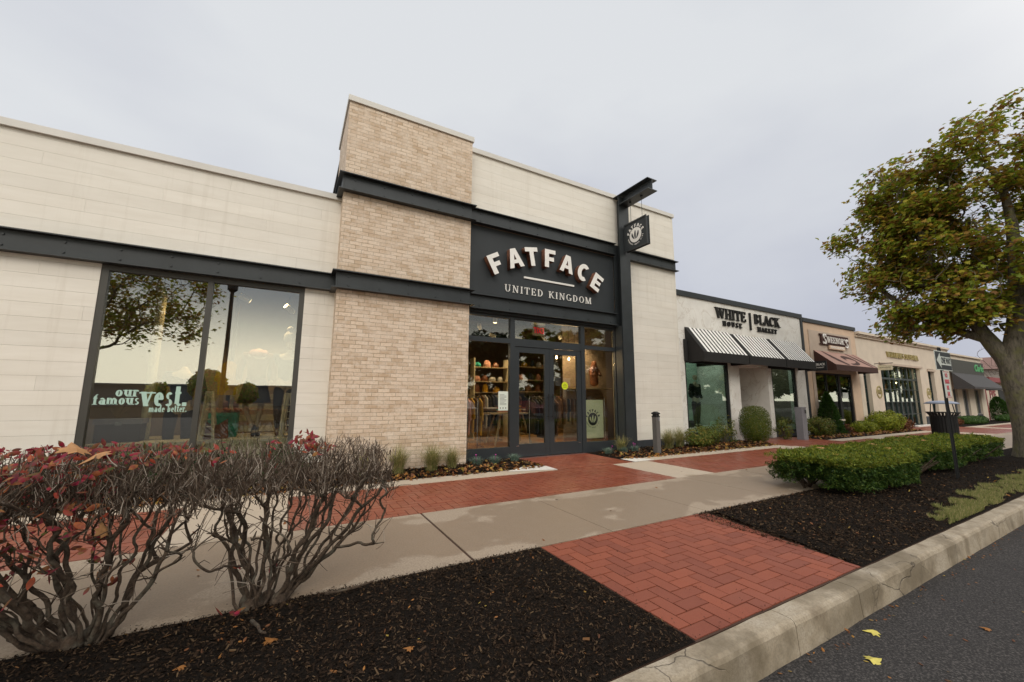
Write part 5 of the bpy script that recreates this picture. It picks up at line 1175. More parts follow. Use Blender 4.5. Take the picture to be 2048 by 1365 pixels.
# litter bin with arched lid
tx, ty = 20.0, 4.95
bn = thing('litter_bin', (tx, ty, 0), 'black slatted litter bin with flared rim and blue-grey lid on legs, beyond the clipped hedge', 'bin')
mb = MB(); n = 28
for i in range(n):
    an = 2*math.pi*i/n; M_ = Matrix.Translation((tx, ty, 0)) @ Matrix.Rotation(an, 4, 'Z')
    for (r0, z0, r1, z1) in ((.335, .06, .335, .80), (.335, .80, .42, .93)):
        P = [M_ @ Vector(p) for p in ((r0, -.025, z0), (r0, .025, z0), (r1, .028, z1), (r1, -.028, z1))]; Q = [M_ @ Vector(p) for p in ((r0-.008, -.025, z0), (r0-.008, .025, z0), (r1-.008, .028, z1), (r1-.008, -.028, z1))]
        mb.quad(*P); mb.quad(*Q[::-1])
mb.build('slats', MT['canmetal'], bn)
mb = MB(); mb.tube([(tx+.335*math.cos(a*math.pi/12), ty+.335*math.sin(a*math.pi/12), .80) for a in range(25)], .012, 5); mb.tube([(tx+.42*math.cos(a*math.pi/12), ty+.42*math.sin(a*math.pi/12), .93) for a in range(25)], .014, 5); mb.tube([(tx+.335*math.cos(a*math.pi/12), ty+.335*math.sin(a*math.pi/12), .07) for a in range(25)], .014, 5); mb.build('rings', MT['canmetal'], bn)
MB().lathe(tx, ty, [(.30, .05), (.31, .82)], 24).build('liner', MT['black'], bn)
for i in range(4):
    an = math.pi/4+i*math.pi/2; MB().tube([(tx+.36*math.cos(an), ty+.36*math.sin(an), .82), (tx+.30*math.cos(an), ty+.30*math.sin(an), 1.24)], .014, 5).build('leg', MT['canmetal'], bn)
MB().lathe(tx, ty, [(.44, 1.22), (.45, 1.235), (.36, 1.29), (.20, 1.325), (.02, 1.335)], 28).build('lid', MT['canlid'], bn, True)
# one-way sign post
px_, py_ = 10.03, 2.42
sn = thing('sign_post', (px_, py_, 0), 'black steel post with one way arrow plate above a red and white parking plate', 'sign post')
mb = MB(); mb.box(px_-.035, py_, -.1, px_+.035, py_+.006, 2.28); mb.box(px_-.045, py_-.02, -.1, px_-.036, py_+.006, 2.28); mb.box(px_+.036, py_-.02, -.1, px_+.045, py_+.006, 2.28); mb.build('post', MT['canmetal'], sn)
ow = box('one_way_plate', MT['signwhite'], sn, 9.68, py_-.030, 1.87, 10.49, py_-.024, 2.21)
mb = MB(); mb.box(9.70, py_-.0322, 1.885, 10.475, py_-.0305, 2.195); mb.build('black_field', MT['signblack'], ow)
mb = MB(); mb.prism([(9.74, 2.04), (9.93, 1.905), (9.93, 2.175)], 0, .002, lambda u, v, d: (u, py_-.0325-d, v)); mb.box(9.93, py_-.0345, 1.965, 10.44, py_-.0325, 2.115); mb.build('arrow', MT['signwhite'], ow)
plain_text('lettering', 'ONE WAY', .15, MT['signblack'], ow, on_wall(10.185, py_-.0362, 2.04), .001, .004, .48)
pk = box('parking_plate', MT['signwhite'], sn, 9.965, py_-.030, 1.39, 10.25, py_-.024, 1.86)
mb = MB(); mb.box(9.975, py_-.0322, 1.84, 10.24, py_-.0305, 1.852); mb.box(9.975, py_-.0322, 1.398, 10.24, py_-.0305, 1.41); mb.build('red_border', MT['signred'], pk)
for i, (t_x, wd) in enumerate((('NO', .12), ('PARKING', .22), ('FIRE', .12), ('LANE', .13))): plain_text('lettering', t_x, .10, MT['signred'], pk, on_wall(10.107, py_-.0322, 1.78-i*.108), .001, .004, wd)
MB().tube([(px_, py_-.04, 1.80), (px_, py_+.01, 1.80)], .008, 6).build('bolt', MT['chrome'], pk)
# ================================================================== VEGETATION
def grow(roots, targets, seg=.25, jit=.25, pen=.3, bias=None):
    """attach each target to the nearest branch node; returns nodes, parents"""
    P = [np.array(r_, float) for r_ in roots[0]]; par = [-1]+list(range(len(roots[0])-1)); ln = [0.]
    for i in range(1, len(P)): ln.append(ln[-1]+np.linalg.norm(P[i]-P[i-1]))
    start = roots[1]
    for pk, pts_ in (roots[2] if len(roots) > 2 else ()):
        pv = pk
        for q in pts_: P.append(np.array(q, float)); par.append(pv); ln.append(ln[pv]+np.linalg.norm(P[-1]-P[pv])); pv = len(P)-1
    A = np.array(P); Ln = np.array(ln); tg = sorted(targets, key=lambda t: np.linalg.norm(np.array(t)-A[len(roots[0])-1]))
    cap = len(A)+len(tg)*14; buf = np.zeros((cap, 3)); lb = np.zeros(cap); buf[:len(A)] = A; lb[:len(A)] = Ln; n = len(A)
    for t in tg:
        t = np.array(t); d = np.linalg.norm(buf[start:n]-t, axis=1); c = d+pen*lb[start:n]; k = start+int(c.argmin()); D = np.linalg.norm(t-buf[k])
        m_ = max(1, min(13, int(D/seg))); prev = k; o = buf[k].copy()
        for i in range(1, m_+1):
            u = i/m_; q = o+(t-o)*u
            if i < m_: q = q+rng.normal(0, jit*seg, 3)*(1 if bias is None else bias)
            buf[n] = q; lb[n] = lb[prev]+np.linalg.norm(q-buf[prev]); par.append(prev); prev = n; n += 1
    return buf[:n], par
def limbs(P, par, rtip, expo, rmax, name, mat, parent, k=6, kthin=4, force=()):
    n = len(P); acc = np.zeros(n); ch = [[] for _ in range(n)]
    for i, p in enumerate(par):
        if p >= 0: ch[p].append(i)
    for i in range(n-1, -1, -1):
        if not ch[i]: acc[i] = rtip**expo
        if par[i] >= 0: acc[par[i]] += acc[i]
    rad = np.minimum(acc**(1/expo), rmax); mb = MB()
    for i_, f_ in enumerate(force): rad[i_] = f_
    # chains
    stack = [(0, None)]
    while stack:
        i, pr = stack.pop(); pts = []; rr = []
        if pr is not None: pts.append(tuple(P[pr])); rr.append(min(rad[pr], rad[i]*1.15))
        while True:
            pts.append(tuple(P[i])); rr.append(rad[i])
            if not ch[i]: break
            c = sorted(ch[i], key=lambda j: -acc[j])
            for j in c[1:]: stack.append((j, i))
            i = c[0]
        rr[-1] *= .6
        if len(pts) > 2:
            q = [Vector(z_) for z_ in pts]; np_ = [q[0]]; nr_ = [rr[0]]
            for a_i in range(len(q)-1):
                np_ += [q[a_i].lerp(q[a_i+1], .27), q[a_i].lerp(q[a_i+1], .73)]; nr_ += [rr[a_i]*.73+rr[a_i+1]*.27, rr[a_i]*.27+rr[a_i+1]*.73]
            pts = np_+[q[-1]]; rr = nr_+[rr[-1]]
        if len(pts) > 1: mb.tube(pts, rr, k if rr[0] > .02 else kthin, False)
    return mb.build(name, mat, parent, True), rad
def ell(c, r_, n, shell=0., flat=None):
    d = rng.normal(0, 1, (n, 3)); d /= np.linalg.norm(d, axis=1, keepdims=True); u = rng.uniform(shell**3, 1, n)**(1/3)
    return np.array(c)+d*u[:, None]*np.array(r_), d
# ---- the maple
mt = thing('maple_tree', (15.45, 2.55, 0), 'large maple with lichened trunk and olive brown autumn crown beside the kerb, right edge', 'tree')
trunk = [(15.42, 2.36, -.05), (15.42, 2.37, .25), (15.40, 2.40, .8), (15.36, 2.46, 1.4), (15.30, 2.50, 1.9), (15.3, 2.5, 2.25)]
lobes = [((15.0, 3.9, 7.15), (1.2, 1.1, 1.15), 150), ((14.75, 4.6, 6.1), (.9, .9, .9), 90), ((14.75, 4.2, 4.4), (1.2, 1.25, .95), 150), ((14.9, 3.7, 5.6), (1.4, 1.6, 1.0), 190), ((15.0, 3.3, 6.9), (1.5, 1.5, 1.05), 180), ((15.3, 1.9, 7.7), (1.6, 1.5, 1.2), 170),
         ((14.9, 3.3, 4.1), (1.3, 1.3, .95), 150), ((15.0, 3.9, 3.45), (1.0, 1.0, .50), 130), ((15.6, 1.8, 5.2), (1.6, 1.6, 1.6), 190), ((15.6, .3, 5.4), (1.6, 1.6, 1.8), 130), ((14.75, 4.5, 5.3), (.9, .9, .6), 60), ((16.8, 2.4, 5.6), (1.6, 2.0, 1.8), 90), ((14.95, 2.8, 3.5), (.7, .8, .4), 40)]
tg = []; dirs = []
for c, r_, n in lobes:
    p, d = ell(c, r_, n, .25); tg += [tuple(q) for q in p if q[2] > 2.75]
def ridge(p): return p
ext = [(5, [(15.26, 2.78, 2.85), (15.2, 3.0, 3.5), (15.05, 3.3, 4.3), (14.95, 3.6, 5.3), (15.0, 3.7, 6.4)]), (5, [(15.34, 2.36, 2.9), (15.38, 2.22, 3.8), (15.4, 2.15, 4.9), (15.42, 2.1, 6.0), (15.4, 2.2, 7.2)]), (5, [(15.6, 2.1, 2.8), (15.85, 1.5, 3.6), (16.0, .9, 4.6)]), (6, [(15.0, 3.5, 3.3), (14.8, 4.1, 3.9), (14.7, 4.6, 4.6)])]
P, par = grow((trunk, 6, ext), tg, .30, .13, .12)
tr, rad = limbs(P, par, .0070, 2.25, .17, 'trunk', MT['bark'], mt, 22, 4, (.42, .33, .265, .225, .21, .20, .15, .13, .11, .09, .07, .17, .15, .12, .10, .07, .11, .10, .08, .09, .07, .05))
for v_ in tr.data.vertices:
    if v_.co.z < 3.4 and math.hypot(v_.co.x-15.38, v_.co.y-2.45) < .55:
        a_ = math.atan2(v_.co.y-2.45, v_.co.x-15.38); k_ = .024*abs(mnoise.noise(Vector((a_*3.2, v_.co.z*.9, 1))))+.012*mnoise.noise(Vector((a_*9, v_.co.z*3, 5))); v_.co += v_.normal*(k_-.006)
# flare the trunk base
cpos = np.array([P[i] for i in range(len(P)) if i > 8 and rad[i] < .035 and P[i][2] > 2.7])
tipn = 31000; idx = rng.integers(0, len(cpos), tipn); base = cpos[idx]
# clumpy: leaves hang round some twigs more than others
wt = np.array([.02+max(0, .30+mnoise.noise(Vector(p)*1.35)*2.0) for p in cpos]); wt /= wt.sum(); idx = rng.choice(len(cpos), tipn, p=wt); base = cpos[idx]
pos = base+rng.normal(0, 1, (tipn, 3))*np.array([.13, .13, .09]); pos[:, 2] -= .04
ctr = np.array([15.4, 2.4, 5.0]); outd = (pos-ctr); outd /= np.linalg.norm(outd, axis=1, keepdims=True); nrm = outd*.5+np.array([0, 0, .85])
scatter('crown', MAPLE[0], MAPLE[1], pos, rots(tipn, nrm, .75), rng.uniform(.075, .135, tipn), MT['maple'], mt)
# ---- bare trees behind the roofs
def bare_tree(x, y, h, r_, lb, n=170):
    o = thing('bare_tree', (x, y, 0), lb, 'tree'); tr_ = [(x, y, -.1), (x, y, h*.3), (x+.1, y, h*.5)]
    p, d = ell((x, y, h-r_[2]), r_, n, .3); P_, pa = grow((tr_, 1), [tuple(q) for q in p], .45, .15, .3); limbs(P_, pa, .010, 2.1, .25, 'branches', MT['stem'], o, 6, 3); return o
bare_tree(42.5, 22, 8.6, (2.6, 2.6, 2.4), 'leafless tree behind the ivory cornice, left of the maple crown'); bare_tree(66, 19, 9.0, (3.5, 3.5, 3.2), 'leafless tree beyond the shoe shop roof, beside the maple trunk', 240); bare_tree(74, 12.5, 8.5, (3, 3, 3), 'leafless tree farthest along the row, right of the maple trunk')
# ---- clipped yew hedge
hx0, hx1, hy0, hy1, hz = 6.68, 14.3, 2.60, 3.72, .50
yh = thing('yew_hedge', (10.4, 3.2, 0), 'low flat-topped clipped green hedge in dark mulch, left of the maple', 'hedge')
def hedge_inside(x, y):
    y0 = hy0-.12+.20*max(0, min(1, (x-8.4)/.6))+.05*math.sin(x*2.1)+.07*mnoise.noise(Vector((x*1.2, 0, 0))); y1 = hy1+.05*math.sin(x*1.7+1)
    ex0 = hx0+.10*math.sin(y*5)
    return y0, y1, ex0
N = 85000; pp = []; nn = []
while len(pp) < N:
    f = random.random(); x = hx0+(hx1-hx0)*(random.random()**1.3)
    y0, y1, ex0 = hedge_inside(x, 0)
    rnd = .0 if x > hx0+.5 else .18*(1-(x-hx0)/.5)**2
    y0 += rnd*1.6; y1 -= rnd*2
    lump = .035*mnoise.noise(Vector((x*2.6, random.random()*0, 0)))
    if f < .52: # top
        y = random.uniform(y0, y1); z = hz+.04*mnoise.noise(Vector((x*2.2, y*2.2, 1)))+.03*mnoise.noise(Vector((x*8, y*8, 1)))-random.random()**2*.07; nv = (0, 0, 1)
    elif f < .86: # street side
        z = .04+random.random()*(hz-.04); b = .10*mnoise.noise(Vector((x*3.2, z*4, 5)))+.06*mnoise.noise(Vector((x*10, z*10, 5)))-.12*(1-z/hz)**1.5; y = y0-b*.9+random.random()**2*.12; nv = (0, -1, .25)
        if z < .10+.14*abs(mnoise.noise(Vector((x*2.7, 3, 3)))): continue
    elif f < .93: # end
        z = .10+random.random()*(hz-.1); y = random.uniform(y0, y1); b = .10*mnoise.noise(Vector((y*3, z*4, 9))); x = hx0+rnd*.3+b+random.random()**2*.16+.35*(1-z/hz)**2; nv = (-1, 0, .25)
        if mnoise.noise(Vector((y*6, z*6, 2))) < -.12: continue
    else:
        z = .1+random.random()*(hz-.1); y = y1+.05*mnoise.noise(Vector((x*3, z*4, 4)))-random.random()**2*.1; nv = (0, 1, .25)
    pp.append((x, y, z)); nn.append(nv)
pp = np.array(pp); nn = np.array(nn, float)+rng.normal(0, .45, (N, 3))
zt = pp[:, 2]/hz; topm = (pp[:, 2] > hz-.075) & (rng.random(N) < .85)  # most sprigs near the hedge top take a paler yellow-olive
SPZ = (np.array([(x, -z, y) for x, y, z in SPRIG[0]]), SPRIG[1])
for msk, mtn, nm in ((topm, 'yew_top', 'top_foliage'), (~topm, 'yew', 'foliage')):
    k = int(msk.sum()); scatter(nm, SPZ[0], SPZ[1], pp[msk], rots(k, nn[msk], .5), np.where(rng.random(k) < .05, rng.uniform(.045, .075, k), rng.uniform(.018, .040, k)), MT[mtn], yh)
mb = MB()
for i in range(60):
    x = hx0+.35+(hx1-hx0-.5)*i/60+random.uniform(-.04, .04); y = random.uniform(hy0+.25, hy1-.25)
    for k in range(7):
        q = (x+random.uniform(-.28, .28), y+random.uniform(-.42, .42), random.uniform(.25, .44)); mb.tube([(x, y, 0), ((x+q[0])/2+random.uniform(-.03, .03), (y+q[1])/2, q[2]*.5), q], [.014, .009, .004], 4, False)
mb.build('stems', MT['stem'], yh)
mb = MB(); n1, n2 = 60, 8   # solid inner hull, added to stop the view through the hedge
for i in range(n1+1):
    x = hx0+.42+(hx1-hx0-.55)*i/n1
    for j, (yy, zz) in enumerate([(hy0+.34, .16), (hy0+.28, .26), (hy0+.28, .38), (hy0+.36, .42), (hy1-.25, .42), (hy1-.2, .38), (hy1-.2, .26), (hy1-.25, .16)]): mb.v.append((x, yy+.05*mnoise.noise(Vector((x*4, yy*4, zz*5))), zz+.025*mnoise.noise(Vector((x*5, yy*3, 2)))))
for i in range(n1):
    for j in range(8): a = i*8+j; b = i*8+(j+1) % 8; mb.f.append((a, b, b+8, a+8)); mb.mi.append(0)
mb.f.append(tuple(range(8))); mb.mi.append(0); mb.build('inner_hull', MT['yew'], yh, True)
for i, (x, y) in enumerate(((9.6, 3.3), (9.75, 3.42), (11.0, 3.5), (9.1, 3.05), (12.2, 3.6), (8.1, 3.5), (11.6, 3.2))):
    one_leaf('maple_leaf', (x, y, .53), .13, i*1.3, MT['dryleaf'], 'dry brown maple leaf lying on top of the clipped hedge')['group'] = 'dry leaves on top of the clipped hedge'
# ---- leafy shrubs
def shrub(name, x, y, r_, h, mat, N, ls, lb, cat='shrub', tmpl=OVAL, stems=14, shape='ball', z0=.02, gap=.0, spread=.8, group=None, lump=.12):
    o = thing(name, (x, y, 0), lb, cat, group); pts = []; nr = []
    while len(pts) < N:
        u = rng.normal(0, 1, 3); u /= np.linalg.norm(u); q = random.random()**.35
        if shape == 'cone':
            zz = random.random(); rr = (1-zz)**.8*(1+.10*mnoise.noise(Vector((zz*9, u[0]*3, u[1]*3)))); k = math.hypot(u[0], u[1]) or 1; p = (u[0]/k*rr*q*r_[0], u[1]/k*rr*q*r_[1], zz*h); nv = (u[0]/k, u[1]/k, .5)
        elif shape == 'barrel':
            q = q**.6; e = 2.9; nn_ = (abs(u[0])**e+abs(u[1])**e+abs(u[2])**e)**(1/e); k = math.hypot(u[0], u[1]); s_ = (k**e+abs(u[2])**e)**(-1/e)*(1+.05*mnoise.noise(Vector((u[2]*4, u[0]*4, u[1]*4))))
            p = (u[0]*s_*q*r_[0], u[1]*s_*q*r_[1], h*.5+u[2]*s_*q*h*.5); nv = (u[0], u[1], u[2]+.2)
        else:
            l_ = 1+lump*2.2*mnoise.noise(Vector((u[0]*2.2+x, u[1]*2.2, u[2]*2.2))); p = (u[0]*r_[0]*q*l_, u[1]*r_[1]*q*l_, h*.52+u[2]*h*.5*q*l_); nv = tuple(u+np.array([0, 0, .3]))
            if gap and mnoise.noise(Vector((p[0]*3+x, p[1]*3, p[2]*4))) < -gap: continue
        if p[2] < z0: continue
        pts.append((x+p[0], y+p[1], p[2])); nr.append(nv)
    scatter('foliage', tmpl[0], tmpl[1], np.array(pts), rots(N, np.array(nr), spread), rng.uniform(ls*.6, ls*1.3, N), MT[mat], o)
    mb = MB()
    for i in range(stems):
        a = random.uniform(0, 6.28); k = random.uniform(.2, .8); t = (x+math.cos(a)*r_[0]*k, y+math.sin(a)*r_[1]*k, h*random.uniform(.5, .9)); mb.tube([(x+math.cos(a)*.04, y+math.sin(a)*.04, -.02), (x+math.cos(a)*r_[0]*k*.5, y+math.sin(a)*r_[1]*k*.5, h*.35), t], [.012, .009, .003], 4, False)
    mb.build('stems', MT['stem'], o); return o
shrub('azalea_bush', 10.2, 7.35, (.70, .36), .58, 'azalea', 3600, .055, 'loose green bush below the boutique left window', gap=.25)
shrub('azalea_bush', 11.45, 7.5, (.50, .32), .80, 'azalea', 1100, .05, 'thin open bush before the first marble pilaster', gap=.05, lump=.3)
shrub('globe_bush', 12.82, 7.35, (.47, .44), 1.15, 'globe', 15000, .036, 'tall rounded clipped bush before the boutique doorway', shape='barrel', spread=.5)
shrub('azalea_bush', 14.9, 7.55, (.42, .3), .70, 'azalea', 1300, .055, 'sparse bush just left of the grey metal pedestal', gap=.05, lump=.3)
shrub('azalea_bush', 17.1, 7.45, (.85, .42), .72, 'azalea', 3600, .06, 'loose green bush just right of the grey metal pedestal', gap=.2)
shrub('cypress_shrub', 18.55, 7.75, (.62, .5), 1.62, 'cone', 7000, .06, 'cone-shaped evergreen before the chocolate shop window', 'shrub', SPZ, shape='cone', spread=.5)
shrub('barberry_bush', 19.1, 7.4, (.36, .28), .42, 'rust', 900, .05, 'small rusty red bush right of the cone evergreen', gap=.1)
shrub('low_bush', 20.55, 7.4, (.80, .42), .50, 'lime', 2600, .06, 'low lime green bush under the chocolate shop door', gap=.25)
shrub('golden_bush', 22.7, 7.4, (1.05, .6), .88, 'lime', 4500, .075, 'bright yellow-green bush before the narrow gridded window', gap=.2)
shrub('barberry_bush', 24.4, 7.4, (.75, .4), .52, 'rust', 1700, .07, 'rusty brown bush right of the bright yellow-green bush', gap=.2)
shrub('barberry_bush', 31.2, 7.4, (1.0, .4), .42, 'rust', 900, .09, 'rusty bush beyond the litter bin', gap=.2)
shrub('box_hedge', 34.2, 7.3, (1.9, .5), .48, 'cone', 2600, .09, 'low clipped hedge below the grey awning, left piece', 'hedge', shape='barrel')
shrub('box_hedge', 42.5, 7.2, (3.4, .6), .45, 'cone', 2600, .11, 'low clipped hedge farthest right, beside the maple trunk', 'hedge', shape='barrel')
shrub('cypress_shrub', 43.6, 8.0, (1.5, 1.), 1.55, 'cone', 2600, .12, 'dark cone evergreen seen just left of the maple trunk', 'shrub', SPZ, shape='cone')
for i, (x, lb) in enumerate(((-2.6, 'dark low boxwood at the far left under the display window'), (-1.75, 'dark low boxwood under the left window pane'), (-.9, 'dark low boxwood below the window mullion'), (-.05, 'dark low boxwood under the right corner of the display window'))):
    shrub('boxwood_bush', x, 7.35, (.46, .36), .58, 'box', 2600, .045, lb, gap=.3)
# ornamental grasses
def tuft(x, y, n, h, r_, mat, lb, cat='grass', name='grass_clump', wd=.006, flowers=0):
    o = thing(name, (x, y, 0), lb, cat); mb = MB(); z = bedz(x, y)-.01
    for i in range(n):
        a = random.uniform(0, 6.28); L = h*random.uniform(.55, 1.1); lean = r_*random.uniform(.15, 1.1); bx, by = x+random.gauss(0, .035), y+random.gauss(0, .035); c, s = math.cos(a), math.sin(a); px, py = -s*wd*.5, c*wd*.5
        pts = [(bx+c*lean*t**1.8, by+s*lean*t**1.8, z+L*(t-.28*t**3*(lean/r_))) for t in (0, .35, .7, 1)]
        for k in range(3):
            w0, w1 = 1-k*.28, 1-(k+1)*.28; p, q = pts[k], pts[k+1]
            mb.quad((p[0]-px*w0, p[1]-py*w0, p[2]), (p[0]+px*w0, p[1]+py*w0, p[2]), (q[0]+px*w1, q[1]+py*w1, q[2]), (q[0]-px*w1, q[1]-py*w1, q[2]))
    mb.build('blades', MT[mat], o)
    for k in range(flowers):
        a = random.uniform(0, 6.28); fx, fy, fz = x+math.cos(a)*r_*.7, y+math.sin(a)*r_*.5, z+h*random.uniform(.95, 1.15); f = MB(); f.tube([(x, y, z), (fx, fy, fz)], .003, 3); f.lathe(fx, fy, [(.004, 0), (.015, .006), (.017, .011), (.006, .02)], 7, fz); f.build('flower', MT['pink'], o)
for x, y, n, h, r_, lb in ((1.15, 7.15, 260, .42, .28, 'green-tan grass clump at the foot of the brick tower, leftmost'), (1.75, 7.2, 320, .48, .34, 'tall wispy grass clump at the middle of the brick tower foot'), (2.35, 7.2, 380, .46, .36, 'dense grass clump right of the tower middle'), (2.75, 7.25, 260, .38, .3, 'grass clump under the right corner of the brick tower'), (7.35, 7.55, 160, .40, .28, 'small tan grass clump behind the lamp bollard'), (8.95, 7.45, 420, .50, .36, 'tan grass clump in front of the cream wall'), (9.45, 7.5, 380, .52, .34, 'tan grass clump at the corner of the cream wall')):
    tuft(x, y, int(n*1.5), h*1.12, r_*1.15, 'ornamental', lb, wd=.008)
for x, y, fl, lb in ((3.35, 7.45, 1, 'blue-green dianthus tuft below the left entrance pane, leftmost'), (3.75, 7.45, 1, 'blue-green dianthus tuft with a pink bloom below the left entrance pane'), (4.25, 7.5, 0, 'small blue-green tuft beside the door brickwork, left side'), (6.85, 7.5, 1, 'dianthus tuft right of the doors, leftmost'), (7.3, 7.45, 0, 'dianthus tuft at the foot of the steel post'), (7.75, 7.5, 2, 'dianthus tuft with two pink blooms next to the lamp bollard')):
    tuft(x, y, 340, .17, .17, 'dianthus', lb, 'flower', 'dianthus', .007, fl)
# ---- foreground burning bushes, clipped flat
def burning_bush(base, cx, x0, x1, nst, label, red, seed):
    global rng
    random.seed(seed); rng = np.random.default_rng(seed)
    o = thing('burning_bush', (base[0], base[1], 0), label, 'bush'); y0, y1 = base[1]-.38, base[1]+.40
    nodes = [(base[0], base[1], -.06), (base[0], base[1], .015)]
    # main stems fan out from the crown
    P_ = [np.array(p) for p in nodes]; pa = [-1, 0]; bases = []
    for i in range(nst):
        u = (i+.5)/nst; tx_ = x0+(x1-x0)*u+random.uniform(-.05, .05); tyy = random.uniform(y0+.1, y1-.1); top = np.array([tx_, tyy, random.uniform(.64, .80)])
        b0 = np.array([base[0]+(u-.5)*.26, base[1]+random.uniform(-.09, .09), .0]); k0 = 1; pts = [b0]; m_ = 14
        for k in range(1, m_+1):
            t = k/m_; q = b0+(top-b0)*np.array([t**.9, t**.9, t**1.12]) if abs(tx_-base[0]) > .25 else b0+(top-b0)*t
            pts.append(q+np.array([random.gauss(0, .006), random.gauss(0, .006), random.gauss(0, .004)])*(1 if k < m_ else 0))
        drift = np.zeros(3)
        for k in range(1, len(pts)-1): drift = drift*.72+np.array([random.gauss(0, .017), random.gauss(0, .015), 0]); pts[k] = pts[k]+drift
        prev = k0
        for q in pts: P_.append(q); pa.append(prev); prev = len(P_)-1
    nb = len(P_)
    tg_ = []
    for _ in range(int(190*(x1-x0)/1.1)): tg_.append((random.uniform(x0, x1), random.uniform(y0, y1), random.uniform(.70, .93)))
    for _ in range(int(85*(x1-x0)/1.1)): tg_.append((random.uniform(x0, x1-.02), random.uniform(y0+.02, y1-.02), random.uniform(.35, .74)))
    A = np.array(P_); ln = np.zeros(len(P_))
    for i in range(1, len(P_)): ln[i] = ln[pa[i]]+np.linalg.norm(A[i]-A[pa[i]])
    buf = np.zeros((len(A)+len(tg_)*12, 3)); lb = np.zeros(len(buf)); buf[:len(A)] = A; lb[:len(A)] = ln; n = len(A)
    tg_.sort(key=lambda t: t[2])
    for t in tg_:
        t = np.array(t); up_ = np.maximum(0, buf[3:n, 2]-t[2]+.05)*3; c = np.linalg.norm(buf[3:n]-t, axis=1)+up_+.06*lb[3:n]; k = 3+int(c.argmin()); D = np.linalg.norm(t-buf[k]); m_ = max(1, min(11, int(D/.035))); prev = k; oo = buf[k].copy()
        for i in range(1, m_+1):
            u = i/m_; q = oo+(t-oo)*u+(rng.normal(0, .0065, 3) if i < m_ else 0)
            buf[n] = q; lb[n] = lb[prev]+np.linalg.norm(q-buf[prev]); pa.append(prev); prev = n; n += 1
    P2 = buf[:n]
    st_, rd = limbs(P2, pa, .0043, 2.2, .024, 'stems', MT['stem'], o, 7, 5)
    st_.data.polygons.foreach_set('use_smooth', [True]*len(st_.data.polygons))
    # lichen-knobbly root crown
    mb = MB()
    for i in range(5): mb.lathe(base[0]+random.uniform(-.12, .12), base[1]+random.uniform(-.07, .07), [(.045, -.03), (.05, .01), (.035, .045), (.012, .06)], 9, random.uniform(0, .015))
    mb.build('root_crown', MT['stem'], o, True)
    # twigs: short forked shoots sheared at the top
    ends = np.array([P2[i] for i in range(nb, n) if P2[i][2] > .64]); tw = MB(); tips = []
    for i in range(int(2900*(x1-x0)/1.1)):
        p = Vector(ends[rng.integers(len(ends))]) if random.random() < .45 else Vector((random.uniform(x0, x1), random.uniform(y0, y1), random.uniform(.64, 1.0)))
        L = random.uniform(.04, .14); d = Vector((random.gauss(0, .42), random.gauss(0, .42), random.gauss(.95, .45))).normalized(); lim = 1.035+.03*mnoise.noise(Vector((p.x*4, p.y*4, 0)))+random.uniform(-.025, .03)-(.9*max(0, p.x-.48)**1.5)
        pts = [p]; 
        for k in range(3):
            d = (d+Vector((random.gauss(0, .28), random.gauss(0, .28), random.gauss(.12, .2)))).normalized(); q = pts[-1]+d*L/3
            if q.z > lim: q = Vector((pts[-1].x+(q.x-pts[-1].x)*.3, pts[-1].y, lim)); pts.append(q); break
            pts.append(q)
        r0 = random.uniform(.0016, .0034); tw.tube(pts, [r0*(1-.16*k) for k in range(len(pts))], 4, True); tips.append(pts[-1])
    for i in range(int(420*(x1-x0)/1.1)):   # fine dead shoots lower down
        p = Vector(P2[rng.integers(3, n)])
        if p.z < .12 or p.z > .7: continue
        d = Vector((random.gauss(0, .6), random.gauss(0, .6), random.gauss(.3, .5))).normalized(); L = random.uniform(.06, .22); pts = [p, p+d*L*.5+Vector((0, 0, random.uniform(-.01, .02))), p+d*L]; tw.tube(pts, [.0028, .0022, .0014], 4, True)
    tw.build('twigs', MT['twig'], o, False)
    # leaves
    LP, LN = [], []
    def put(p, sprd, k):
        for _ in range(k): LP.append((p[0]+random.gauss(0, sprd), p[1]+random.gauss(0, sprd), p[2]+random.gauss(0, sprd*.6))); LN.append((random.gauss(0, .5), -.6, .7))
    for (xa, xb, za, zb, cnt) in red:
        for _ in range(cnt): put((random.uniform(xa, xb), random.uniform(y0-.02, y1), random.uniform(za, zb)), .02, random.randint(1, 4))
    if LP: scatter('leaves', OVAL[0], OVAL[1], np.array(LP), rots(len(LP), np.array(LN), .8), rng.uniform(.035, .07, len(LP)), MT['redleaf'], o)
    return o
burning_bush((-.92, 3.24), -.9, -1.95, -.42, 22, 'nearly bare clipped bush with clusters of red leaves, left foreground', [(-1.8, -.82, .90, 1.05, 240), (-1.6, -.84, .66, .93, 170), (-1.4, -.78, .30, .7, 60), (-.80, -.5, .97, 1.05, 22)], 11)
burning_bush((-.03, 3.27), .1, -.46, .70, 24, 'bare grey-brown clipped bush, right of the red-leaved one in the foreground', [(.04, .18, 1.0, 1.06, 22), (-.1, .3, .9, 1.03, 10), (-.25, 0, .08, .3, 5), (-.45, -.3, .95, 1.04, 8)], 23)
random.seed(5); rng = np.random.default_rng(5)
for (x, y, z, s, rz, tl, lb) in ((-.98, 3.05, 1.055, .12, .5, (.5, .2), 'large dry tan maple leaf caught on top of the red-leaved bush, left one'), (-.87, 3.05, 1.045, .13, 2.4, (-.3, .35), 'large dry tan maple leaf caught on top of the red-leaved bush, right one'), (-.80, 3.0, .62, .09, 1., (1.2, .3), 'curled tan leaf caught inside the red-leaved bush')):
    one_leaf('dry_leaf', (x, y, z), s, rz, MT['dryleaf'], lb, MAPLE, tl)
